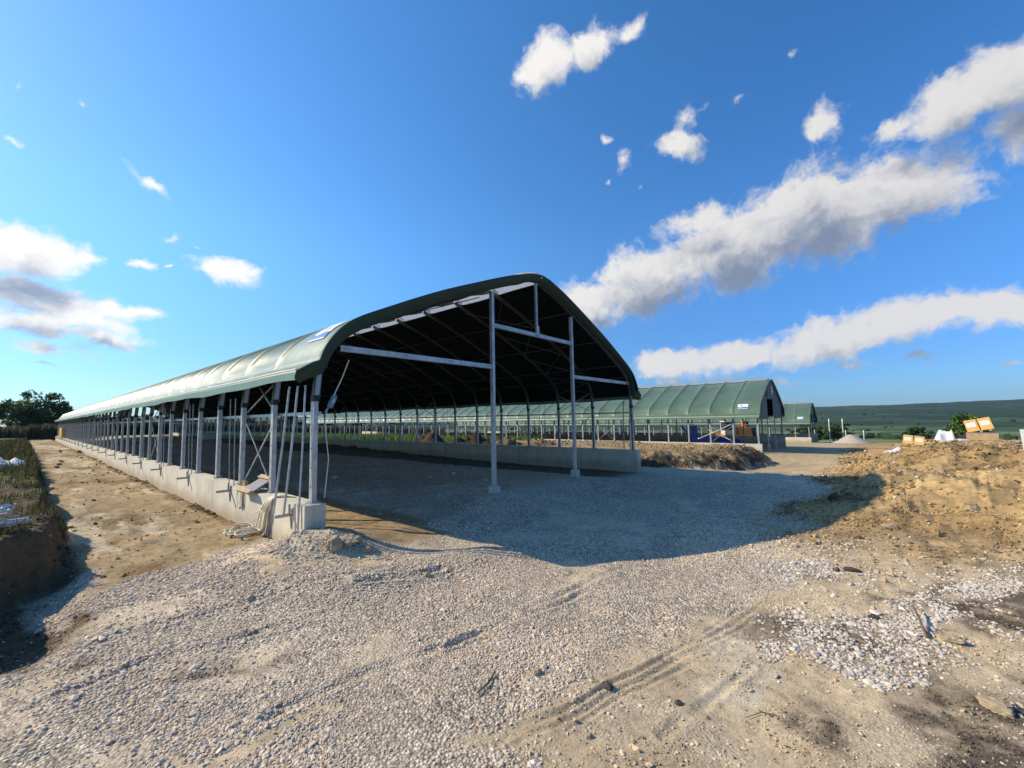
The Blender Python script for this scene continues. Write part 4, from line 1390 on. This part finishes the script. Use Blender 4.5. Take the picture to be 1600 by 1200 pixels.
# ------------------------------------------------------------------ steel fittings on the verge
rr_ = random.Random(21)
labels = ['long flat galvanised strip lying in front of the heap of fittings', 'galvanised tube on top of the heap of fittings', 'galvanised tube with open end facing the path',
          'short thick galvanised sleeve in the heap', 'galvanised channel lying crosswise at the back of the heap', 'thin steel rod across the heap of fittings',
          'bent galvanised bracket beside the open-ended tube', 'galvanised plate with a hole at the heap edge', 'steel clamp lying nearest to the path', 'dull steel tube half under the others']
c0 = (-3.13, 2.25)
for i, lab in enumerate(labels):
    ang = rr_.uniform(-.8, .8) + (.3 if i % 2 else 1.0)
    L = .62 * [.85, .6, .5, .26, .55, .7, .26, .3, .22, .6][i]
    x = c0[0] + rr_.uniform(-.15, .08); y = c0[1] + rr_.uniform(-.25, .35) - (.2 if i == 0 else 0)
    z = hz(x, y) + .04 + .025 * i
    mb = MB()
    d = Vector((math.cos(ang), math.sin(ang), rr_.uniform(-.12, .12)))
    if i in (1, 2, 3, 9):
        rad_ = .030 if i != 3 else .05
        mb.tube([-d * L / 2, d * L / 2], rad_, 12, 0, False); mb.tube([-d * L / 2 * .999, d * L / 2 * .999], rad_ * .82, 12, 1, True)
    elif i in (0, 4): mb.bar(-d * L / 2, d * L / 2, .09, .012); mb.bar(-d * L / 2 + Vector((0, 0, .02)), d * L / 2 + Vector((0, 0, .02)), .012, .03)
    elif i == 5: mb.tube([-d * L / 2, d * L / 2], .012, 6)
    else: mb.bar(-d * L / 2, Vector((0, 0, 0)), .07, .012); mb.bar(Vector((0, 0, 0)), Vector((0, 0, L * .6)) + d * .04, .07, .012); mb.tube([Vector((0, -.03, .02)), Vector((0, .03, .02))], .03, 8)
    o = mb.build('steel_fitting', [MAT['zinc'], MAT['black']], None, (x, y, z)); tag(o, lab, 'steel part', 'galvanised fittings heaped on the verge')

# ------------------------------------------------------------------ stones, lumps, sticks
def rock(name, label, x, y, s, m, seed, cat='rock', sq=(1, 1, .7)):
    r = np.random.default_rng(seed)
    me_b = bpy.data.meshes.new(name)
    import bmesh
    bm = bmesh.new(); bmesh.ops.create_icosphere(bm, subdivisions=4, radius=.5)
    pl = r.normal(size=(9, 3)); pl /= np.linalg.norm(pl, axis=1)[:, None]; dd = r.uniform(.30, .46, 9)
    for v in bm.verts:
        c = np.array(v.co)
        for p, d in zip(pl, dd):
            k = c @ p
            if k > d: c = c - p * (k - d) * .9
        c = c * (1 + .05 * math.sin(c[0] * 19 + seed) * math.sin(c[1] * 17) + .03 * math.sin(c[2] * 31))
        nz = mnoise.fractal(Vector(c) * 3.2 + Vector((seed, seed * .7, 0)), .9, 2.1, 4)
        v.co = Vector(c * (1 + .20 * nz) * np.array(sq) * s)
    bm.to_mesh(me_b); bm.free()
    me_b.materials.append(MAT[m])
    o = link(bpy.data.objects.new(name, me_b))
    o.location = (x, y, hz(x, y) + s * .18 * sq[2]); o.rotation_euler = (0, 0, seed)
    return tag(o, label, cat)


for (u, v, zz, s, m, lab, sq, nm_) in (
        (523, 868, .12, .26, 'rock', 'largest tan rock standing at the edge of the gravel heap', (.8, .8, 1.0), 'rock'), (547, 858, .15, .30, 'rock', 'broad crumbly clod just behind the largest tan rock', (1.2, 1, .6), 'rock'),
        (570, 866, .1, .16, 'rock', 'small brown rock farther along from the largest tan rock', (1.2, .9, .7), 'rock'), (668, 905, 0, .10, 'rock', 'pale cobble at the edge of a wheel rut in the gravel', (1, 1, .7), 'rock'),
        (838, 1050, 0, .085, 'rock', 'brown round clod lying in the middle of the gravel', (1.1, 1, .6), 'clod'), (1060, 1098, 0, .05, 'darkrock', 'small black stone on the tan ground near the tracks', (1, 1, .8), 'stone'),
        (948, 1072, 0, .085, 'darkrock', 'black lump beside the tyre tracks in the tan dirt', (1.1, .8, .7), 'clod'), (1330, 878, .1, .16, 'darkrock', 'black flat lump near the small whitish stone patch', (1.2, .8, .5), 'clod'),
        (1365, 953, .05, .09, 'darkrock', 'dark lump above the largest whitish stone patch', (1.2, .9, .6), 'clod'), (1484, 990, .05, .17, 'rock', 'large tan stone beside the whitish stone patch', (1.3, .9, .6), 'rock'),
        (1560, 1110, .0, .16, 'rock', 'big tan clod in the stony corner of the foreground', (1.2, 1, .6), 'clod'), (834, 1190, 0, .04, 'label', 'white pebble alone on tan ground at the bottom of the photo', (1, 1, .7), 'pebble'),
        (920, 1150, 0, .05, 'rock', 'pale pebble on the tan ground under the tracks', (1, 1, .7), 'pebble'), 
        (1520, 770, .6, .24, 'rock', 'pale yellowish clod half way up the brown heap', (1.5, .8, .5), 'clod'), (1390, 790, .4, .22, 'rock', 'tan block of cracked earth on the brown heap', (1.3, 1, .5), 'clod')):
    gx, gy = gp(u, v, zz)
    rock(nm_, lab, gx, gy, s, m, int(u + v) % 97, nm_, sq)

gx, gy = gp(1440, 985, .05)
mb = MB(); a = gp(1425, 935, .12); b = gp(1447, 985, .06)
mb.tube([(a[0], a[1], hz(*a) + .08), ((a[0] + b[0]) / 2 + .01, (a[1] + b[1]) / 2, hz(*b) + .07), (b[0], b[1], hz(*b) + .02)], [.007, .010, .012], 6)
mb.tube([((a[0] + b[0]) / 2 + .01, (a[1] + b[1]) / 2, hz(*b) + .07), ((a[0] + b[0]) / 2 + .06, (a[1] + b[1]) / 2 + .02, hz(*b) + .09)], [.006, .003], 5)
tag(mb.build('dry_stick', MAT['stick']), 'thin dry stick lying across the largest whitish stone patch', 'stick')
P = [gp(u, v) for u, v in ((745, 1085), (762, 1072), (770, 1060), (773, 1053))]
mb = MB(); mb.tube([(x, y, hz(x, y) + .022) for x, y in P], [.006, .010, .009, .005], 6); mb.tube([(P[1][0], P[1][1], hz(*P[1]) + .022), (P[1][0] + .03, P[1][1] + .02, hz(*P[1]) + .04)], [.005, .002], 5)
tag(mb.build('dry_stick', MAT['stick']), 'dark curved twig lying on the gravel', 'stick')
P = [gp(u, v) for u, v in ((1165, 1120), (1190, 1112), (1215, 1118))]
mb = MB(); mb.tube([(x, y, hz(x, y) + .012) for x, y in P], [.002, .0035, .002], 6); mb.tube([(P[1][0], P[1][1], hz(*P[1]) + .012), (P[1][0] + .02, P[1][1] + .03, hz(*P[1]) + .02)], [.004, .002], 5)
tag(mb.build('dry_stick', MAT['stick']), 'short grey twig lying on tan ground near a dark patch', 'stick')


# ------------------------------------------------------------------ vegetation
def blades(name, label, X, Y, H, Wd, cols, lean=.35, kind='stuff'):
    n = len(X)
    Z = height(X, Y)
    a = rng.uniform(0, 2 * math.pi, n)
    dx, dy = np.cos(a), np.sin(a)
    b = rng.uniform(0, 2 * math.pi, n); L = H * lean * rng.uniform(.2, 1, n)
    tx, ty = np.cos(b) * L, np.sin(b) * L
    V = np.empty((n, 5, 3))
    for k, (sg, f, wf) in enumerate(((-1, 0, 1), (1, 0, 1), (1, .55, .8), (-1, .55, .8))):
        V[:, k, 0] = X + sg * dx * Wd / 2 * wf + tx * f * f; V[:, k, 1] = Y + sg * dy * Wd / 2 * wf + ty * f * f; V[:, k, 2] = Z - .02 + H * f
    V[:, 4, 0] = X + tx; V[:, 4, 1] = Y + ty; V[:, 4, 2] = Z + H
    base = (np.arange(n) * 5)[:, None]
    Fa = np.concatenate([base + [0, 1, 2], base + [0, 2, 3], base + [3, 2, 4]])
    c = cols[rng.integers(0, len(cols), n)] * rng.uniform(.7, 1.3, (n, 1))
    o = link(bpy.data.objects.new(name, np_mesh(name, V.reshape(-1, 3), Fa, MAT['blade'], False, np.repeat(np.clip(c, .005, .6), 5, 0))))
    return tag(o, label, None, None, kind)


n = 20000
x = -2.5 - np.abs(rng.normal(0, .9, n)); y = 1.5 + rng.random(n) ** 1.6 * 60
keep = (fbm(x, y, .8, 121, 3) > np.interp(y, [0, 4, 9, 20], [.30, .12, -.15, -1.2])) & ~((y < 2.6) & (x > -2.9))
keep &= ~((np.abs(x + 3.0) < .5) & (np.abs(y - 2.2) < .6))
x, y = x[keep], y[keep]
blades('verge_grass', 'dark green and straw coloured grass on the verge', x, y, rng.uniform(.04, .20, len(x)) * rng.lognormal(0, .35, len(x)) * (.8 + .5 * sm(5, 30, y)), np.full(len(x), .012) * (1 + sm(5, 30, y) * 3),
       np.array([(.04, .055, .018), (.065, .08, .025), (.15, .12, .055), (.06, .045, .022)]), .7)
n = 16000
x = rng.uniform(14, 31, n); y = rng.uniform(18, 74, n)
blades('weed_strip', 'bright green weeds growing between the nearest and the second barn', x, y, rng.uniform(.25, .65, n), np.full(n, .10), np.array([(.10, .19, .03), (.14, .22, .05), (.07, .13, .025), (.17, .19, .06)]), .5)
n = 24000
x = rng.uniform(-45, 75, n); y = 86 + rng.random(n) ** 1.5 * 9 + np.maximum(0, x) * .02
blades('reed_belt', 'belt of tall grey brown dry reeds along the far edge of the site', x, y, rng.uniform(1.5, 2.5, n), np.full(n, .34), np.array([(.12, .10, .065), (.09, .075, .05), (.15, .125, .08), (.06, .06, .035)]), .25)

LEAF_SRC = {}


def crown_mesh(name, R3, n_leaf, leaf, cols, seed, gap=.25, clumps=60):
    r = np.random.default_rng(seed)
    cc = r.normal(size=(clumps, 3)); cc /= np.linalg.norm(cc, axis=1)[:, None]
    cc *= (r.random(clumps) ** .45)[:, None]
    cc[:, 2] = np.where(cc[:, 2] < -.55, -.55, cc[:, 2])
    cr = r.uniform(.13, .30, clumps)
    k = r.integers(0, clumps, n_leaf)
    d = r.normal(size=(n_leaf, 3)); d /= np.linalg.norm(d, axis=1)[:, None]
    P = cc[k] + d * (cr[k] * r.random(n_leaf) ** .5)[:, None]
    P = P * np.array(R3)
    nrm = r.normal(size=(n_leaf, 3)) + d * .8; nrm /= np.linalg.norm(nrm, axis=1)[:, None]
    t = np.cross(nrm, r.normal(size=(n_leaf, 3))); t /= np.linalg.norm(t, axis=1)[:, None]
    bt = np.cross(nrm, t)
    s = leaf * r.uniform(.6, 1.3, n_leaf)[:, None]
    V = np.stack([P - t * s, P + bt * s * .45, P + t * s, P - bt * s * .45], 1).reshape(-1, 3)
    Fa = np.arange(n_leaf * 4).reshape(-1, 4)
    cv = r.uniform(.75, 1.25, clumps)
    c = np.array(cols)[r.integers(0, len(cols), n_leaf)] * cv[k][:, None] * r.uniform(.8, 1.2, (n_leaf, 1))
    return np_mesh(name, V, Fa, MAT['leaf'], False, np.repeat(np.clip(c, .004, .4), 4, 0)), cc * np.array(R3)


def tree(name, label, loc, hgt, width, seed, n_leaf=5000, leaf=.22, cols=((.065, .11, .03), (.09, .14, .038), (.045, .075, .022)), group=None, trunk_f=.28, clumps=60, cat='tree'):
    t = thing(name, label, cat, loc, 0, group)
    th = hgt * trunk_f
    cz = th + (hgt - th) * .5
    me, cc = crown_mesh('crown', (width / 2, width / 2, (hgt - th) * .56), n_leaf, leaf, cols, seed, .2, clumps)
    o = link(bpy.data.objects.new('crown', me)); o.parent = t; o.location = (0, 0, cz)
    mb = MB(); r0 = hgt * .028
    mb.tube([(0, 0, -.3), (.05, 0, th * .6), (0, .04, th), (.05, 0, cz + (hgt - th) * .2)], [r0 * 1.5, r0, r0 * .85, r0 * .3], 8)
    for c in cc[::4]:
        mb.tube([(0, .02, th * .8), (c[0] * .45, c[1] * .45, cz + c[2] * .3 - .3), (c[0], c[1], cz + c[2])], [r0 * .5, r0 * .3, r0 * .08], 5)
    mb.build('trunk', MAT['bark'], t)
    return t


tree('walnut_tree', 'large round dark green tree standing alone behind the far end of the sunlit wall', (-1.9, 96, -.1), 7.3, 8.2, 31, 8500, .26, clumps=85, trunk_f=.15)
GT = 'trees behind the dry reeds at the far edge of the site'
tl = [(-7.6, 93, 3.0, 4.6, 'dark bushy tree at the edge of the photo left of the large round tree'), (-12, 95, 5, 6, None), (3.2, 99, 3.8, 6.5, None), (9, 100, 4.6, 6, None), (15, 101, 4.0, 7, None), (22, 102, 5.2, 7.5, None),
      (31, 104, 4.4, 8, None), (40, 103, 5.0, 7, None), (49, 104, 4.2, 8, None), (60, 106, 5.2, 8, None), (70, 104, 4.4, 9, None), (27, 103, 3.6, 6, None)]
for i, (x, y, h, w, lab) in enumerate(tl):
    tree('field_tree', lab or 'green tree behind the dry reeds, partly hidden by the barns', (x, y, hz(x, y) - .1), h, w, 40 + i, 2600, .32, group=GT, trunk_f=.12, clumps=40,
         cols=((.03, .058, .018), (.045, .078, .022), (.022, .040, .014)))
x, y = at_dist(1507, 41)
tree('bush', 'bright green leafy bush behind the tilted orange packs', (x, y, hz(x, y) - .1), 2.2, 2.2, 71, 3600, .11, ((.08, .16, .022), (.11, .19, .03), (.05, .10, .018)), None, .05, 40, 'bush')
x, y = 98, 6
for k, (x, y, h, w, lab) in enumerate(((112, -1.5, 4.2, 8, 'broad green bush behind the bare uprights'), (104, -14, 3.0, 5, 'low green bush beside the small orange pallet skyline'), (118, 3.5, 4.0, 7, 'green bush half hidden by the smallest barn'))):
    tree('bush', lab, (x, y, hz(x, y) - .2), h, w, 80 + k, 2600, .30, ((.055, .105, .02), (.07, .125, .026), (.035, .065, .016)), 'bushes below the yard', .05, 36, 'bush')

# scattered woods and hedges in the valley: one mass
n = 900
a = np.radians(rng.uniform(35, 108, n)); r = rng.uniform(330, 1500, n)
X = r * np.sin(a); Y = r * np.cos(a)
keep = (fbm(X, Y, 130, 131, 3) > .12)
X, Y = X[keep], Y[keep]; S = rng.uniform(4, 10, len(X))
Cc = np.array([.024, .045, .016])[None] * rng.uniform(.7, 1.5, (len(X), 1))
scatter('valley_woodland', MAT['clod'], X, Y, S, Cc, flat=.75, sink=.25, label='dark hedges and small woods dotted over the valley fields', irr=.4)

# ------------------------------------------------------------------ air
mb = MB(); mb.box((0, 0, 70), (13600, 13600, 220))
hzm = bpy.data.materials.new('thin_haze'); hzm.use_nodes = True
hn = hzm.node_tree; hn.nodes.clear()
ho = hn.nodes.new('ShaderNodeOutputMaterial'); hv = hn.nodes.new('ShaderNodeVolumePrincipled')
hv.inputs['Color'].default_value = (.58, .76, 1.0, 1); hv.inputs['Density'].default_value = .000075; hv.inputs['Anisotropy'].default_value = .2
hn.links.new(hv.outputs[0], ho.inputs['Volume'])
haze = mb.build('haze', hzm); tag(haze, kind='stuff')
haze['label'] = 'thin pale haze over the valley'
haze.visible_shadow = True

# ------------------------------------------------------------------ sky
SUN_DIR = Vector((-.83, 1.23, 1.0)).normalized()
SUN_EL = math.asin(SUN_DIR.z)
SUN_AZ = math.atan2(SUN_DIR.x, SUN_DIR.y)
world = bpy.data.worlds.new('World'); scene.world = world
world.use_nodes = True
nt = world.node_tree
bg = nt.nodes['Background']
sky = nd(nt, 'ShaderNodeTexSky', sky_type='NISHITA')
sky.sun_disc = False
sky.sun_elevation = SUN_EL
sky.sun_rotation = SUN_AZ
sky.altitude = 300; sky.air_density = 1.0; sky.dust_density = .35; sky.ozone_density = 3.0
SKY_S = .12
CLOUDS = [  # centre u, v, half length, half width, tilt (deg), weight
    (855, 105, 68, 36, 34, 0), (925, 72, 62, 34, 14, 0), (985, 48, 34, 24, 40, -.25), (815, 125, 26, 18, 20, -.2),
    (1082, 180, 42, 20, 62, -.25), (1065, 228, 44, 24, 10, -.2), (978, 262, 34, 17, 72, -.3), (962, 215, 14, 12, 20, -.35), (950, 290, 12, 8, 20, -.4), (1000, 300, 18, 10, 30, -.5),
    (1230, 98, 34, 13, 50, -.4), (1152, 150, 26, 16, 20, -.6), (1292, 190, 46, 22, 45, -.15), (1270, 215, 20, 12, 60, -.3),
    (1590, 110, 110, 52, 28, .15), (1490, 155, 110, 40, 24, .05), (1405, 188, 60, 22, 20, -.25), (1585, 215, 50, 42, 30, -.1), (1500, 110, 50, 14, 30, -.5), (1580, 20, 30, 14, 20, -.6),
    (1400, 300, 112, 52, 12, .2), (1270, 338, 125, 56, 16, .25), (1140, 385, 125, 52, 18, .2), (1010, 435, 105, 46, 20, .15), (920, 475, 90, 38, 16, .05), (1470, 285, 44, 22, 10, 0), (1250, 285, 40, 18, 30, -.3), (1090, 345, 60, 24, 14, -.1),
    (1560, 475, 120, 32, 4, .1), (1420, 495, 110, 34, 10, .15), (1290, 528, 110, 32, 14, .1), (1160, 553, 110, 22, 9, 0), (1050, 572, 80, 18, 6, -.05), (1440, 555, 45, 12, 4, -.25), (1330, 572, 80, 10, 3, -.35), (1590, 572, 30, 9, 4, -.25), (1200, 590, 120, 10, 2, -.35), (1050, 600, 80, 9, 0, -.35),
    (45, 392, 85, 40, -4, .1), (120, 392, 40, 16, -8, -.15), (40, 425, 60, 18, 0, -.2), (40, 468, 90, 18, -4, -.05), (120, 490, 120, 15, -5, 0), (70, 510, 120, 18, -3, -.05), (130, 530, 110, 13, -4, -.2), (60, 548, 100, 14, -2, -.25), (220, 492, 42, 9, -4, -.1), (60, 575, 90, 10, 0, -.45),
    (230, 412, 34, 11, -4, -.2), (278, 420, 14, 6, 0, -.3), (358, 427, 52, 18, -8, -.1), (226, 284, 42, 15, -24, -.3), (278, 370, 34, 11, -14, -.35), (136, 165, 36, 16, -14, -.5), (46, 240, 40, 12, -38, -.35), (30, 125, 26, 14, -20, -.45), (310, 388, 12, 6, -30, -.45),
]


def cloud_group():
    gr = bpy.data.node_groups.new('cloud_field', 'ShaderNodeTree')
    gr.interface.new_socket('Vector', in_out='INPUT', socket_type='NodeSocketVector')
    gr.interface.new_socket('Value', in_out='OUTPUT', socket_type='NodeSocketFloat')
    gi = gr.nodes.new('NodeGroupInput'); go = gr.nodes.new('NodeGroupOutput')
    acc = None
    src = gi.outputs[0]
    for ci, (u, v, a, b, ang, wgt) in enumerate(CLOUDS):
        if ci and ci % 8 == 0:
            # evaluated a few clouds at a time
            ma = gr.nodes.new('ShaderNodeVectorMath'); ma.operation = 'MULTIPLY_ADD'
            gr.links.new(acc, ma.inputs[0]); ma.inputs[1].default_value = (1e-9, 1e-9, 1e-9); gr.links.new(gi.outputs[0], ma.inputs[2])
            src = ma.outputs[0]
        c = Vector(ray(u, v)).normalized()
        ca, sa = math.cos(R(ang)), math.sin(R(ang))
        e1 = Vector(ray(u + a * ca, v - a * sa)).normalized(); e2 = Vector(ray(u - b * sa, v - b * ca)).normalized()
        al = c.angle(e1); be = c.angle(e2)
        x = (e1 - c * e1.dot(c)).normalized()
        y = (e2 - c * e2.dot(c)); y = (y - x * y.dot(x)).normalized()
        z = x.cross(y)
        m3 = Matrix((x, y, z)).transposed()
        mp = gr.nodes.new('ShaderNodeMapping'); mp.vector_type = 'TEXTURE'
        mp.inputs['Rotation'].default_value = m3.to_euler('XYZ')
        mp.inputs['Scale'].default_value = (math.sin(al) * (1.0 if wgt >= 0 else 1.28), math.sin(be) * (1.04 if wgt >= 0 else 1.3), 1e5)
        gr.links.new(src, mp.inputs['Vector'])
        ln = gr.nodes.new('ShaderNodeVectorMath'); ln.operation = 'LENGTH'
        gr.links.new(mp.outputs[0], ln.inputs[0])
        ms = gr.nodes.new('ShaderNodeMath'); ms.operation = 'SUBTRACT'
        gr.links.new(ln.outputs['Value'], ms.inputs[0]); ms.inputs[1].default_value = wgt * (1.75 if wgt < 0 else 1.1)
        if acc is None: acc = ms.outputs[0]
        else:
            mn = gr.nodes.new('ShaderNodeMath'); mn.operation = 'SMOOTH_MIN'; mn.inputs[2].default_value = .35
            gr.links.new(acc, mn.inputs[0]); gr.links.new(ms.outputs[0], mn.inputs[1]); acc = mn.outputs[0]
    gr.links.new(acc, go.inputs[0])
    return gr


cg = cloud_group()
tcw = nd(nt, 'ShaderNodeTexCoord').outputs['Generated']
nrmv = nd(nt, 'ShaderNodeVectorMath', operation='NORMALIZE'); nt.links.new(tcw, nrmv.inputs[0])
dirv = nrmv.outputs[0]


def cloud_density(off, detail):
    ad = nd(nt, 'ShaderNodeVectorMath', operation='ADD'); nt.links.new(dirv, ad.inputs[0]); ad.inputs[1].default_value = off
    n = noise(nt, 7.0, 5, .6, ad.outputs[0])
    sb = nd(nt, 'ShaderNodeVectorMath', operation='SUBTRACT'); nt.links.new(n.outputs['Color'], sb.inputs[0]); sb.inputs[1].default_value = (.5, .5, .5)
    sc_ = nd(nt, 'ShaderNodeVectorMath', operation='SCALE'); nt.links.new(sb.outputs[0], sc_.inputs[0]); sc_.inputs['Scale'].default_value = .095
    a2 = nd(nt, 'ShaderNodeVectorMath', operation='ADD'); nt.links.new(ad.outputs[0], a2.inputs[0]); nt.links.new(sc_.outputs[0], a2.inputs[1])
    gn = nt.nodes.new('ShaderNodeGroup'); gn.node_tree = cg
    nt.links.new(a2.outputs[0], gn.inputs[0])
    n2 = noise(nt, 15.0, detail, .60, a2.outputs[0])
    # rounded puffs
    n3 = noise(nt, 26.0, 3, .5, a2.outputs[0])
    n5 = noise(nt, 48.0, 6, .62, a2.outputs[0])
    puff = math_(nt, 'ABSOLUTE', math_(nt, 'SUBTRACT', n3.outputs[0], .5))
    d = math_(nt, 'SUBTRACT', 1.12, gn.outputs[0])
    d = math_(nt, 'ADD', d, math_(nt, 'MULTIPLY', math_(nt, 'SUBTRACT', n2.outputs[0], .5), 1.45))
    d = math_(nt, 'SUBTRACT', d, math_(nt, 'MULTIPLY', puff, .9))
    d = math_(nt, 'ADD', d, math_(nt, 'MULTIPLY', math_(nt, 'SUBTRACT', n5.outputs[0], .5), .7))
    return d


D0 = cloud_density((0, 0, 0), 9)
sv = SUN_DIR * .02 + Vector((0, 0, .055))
D1 = cloud_density(tuple(sv), 6)
alpha = nd(nt, 'ShaderNodeMapRange', interpolation_type='SMOOTHSTEP', ins={0: D0, 1: -.14, 2: .56})
lit = nd(nt, 'ShaderNodeMapRange', interpolation_type='SMOOTHSTEP', ins={0: D1, 1: -.35, 2: 1.25, 3: 1.0, 4: 0.0})
ccol = mixc(nt, lit.outputs[0], (.25, .30, .40), (.90, .87, .83))
cs = nd(nt, 'ShaderNodeVectorMath', operation='SCALE'); nt.links.new(ccol, cs.inputs[0]); cs.inputs['Scale'].default_value = .66 / SKY_S
hs = nd(nt, 'ShaderNodeHueSaturation', ins={'Hue': .501, 'Saturation': 1.25, 'Value': 1.0}); nt.links.new(sky.outputs[0], hs.inputs['Color'])
# blue haze low in the sky, strongest away from the sun
sz = nd(nt, 'ShaderNodeSeparateXYZ'); nt.links.new(dirv, sz.inputs[0])
low = nd(nt, 'ShaderNodeMapRange', interpolation_type='SMOOTHSTEP', ins={0: sz.outputs[2], 1: .42, 2: 0.0})
dt = nd(nt, 'ShaderNodeVectorMath', operation='DOT_PRODUCT'); nt.links.new(dirv, dt.inputs[0]); dt.inputs[1].default_value = tuple(SUN_DIR)
away = nd(nt, 'ShaderNodeMapRange', ins={0: dt.outputs['Value'], 1: .75, 2: -.25})
lowc = mixc(nt, away.outputs[0], (.40, .52, .64), (.34, .48, .70))
hsv = mixc(nt, low.outputs[0], hs.outputs[0], mixc(nt, 1.0, hs.outputs[0], lowc, 'MULTIPLY'))
glow = nd(nt, 'ShaderNodeMapRange', interpolation_type='SMOOTHSTEP', ins={0: dt.outputs['Value'], 1: -.35, 2: .9})
hsv = mixc(nt, 1.0, hsv, mixc(nt, glow.outputs[0], (.80, .99, 1.13), (1.26, 1.38, 1.36)), 'MULTIPLY')
cg2 = mixc(nt, 1.0, cs.outputs[0], mixc(nt, glow.outputs[0], (.95, .95, .95), (1.28, 1.27, 1.24)), 'MULTIPLY')
fin = mixc(nt, math_(nt, 'MULTIPLY', alpha.outputs[0], .93), hsv, cg2)
nt.links.new(fin, bg.inputs[0])
bg.inputs[1].default_value = SKY_S
world.cycles.sampling_method = 'MANUAL'
world.cycles.sample_map_resolution = 512

sun_d = bpy.data.lights.new('sun', 'SUN')
sun_d.energy = 4.0; sun_d.angle = R(.53); sun_d.color = (1.0, .87, .655)
sun = link(bpy.data.objects.new('sun', sun_d))
sun.rotation_euler = SUN_DIR.to_track_quat('Z', 'Y').to_euler()
sun.location = (-20, 30, 30)

vs = scene.view_settings
vs.view_transform = 'Standard'
vs.look = 'None'
vs.gamma = 1.0
vs.exposure = 0.55
vs.use_curve_mapping = False
scene.cycles.max_bounces = 6
scene.cycles.use_adaptive_sampling = True
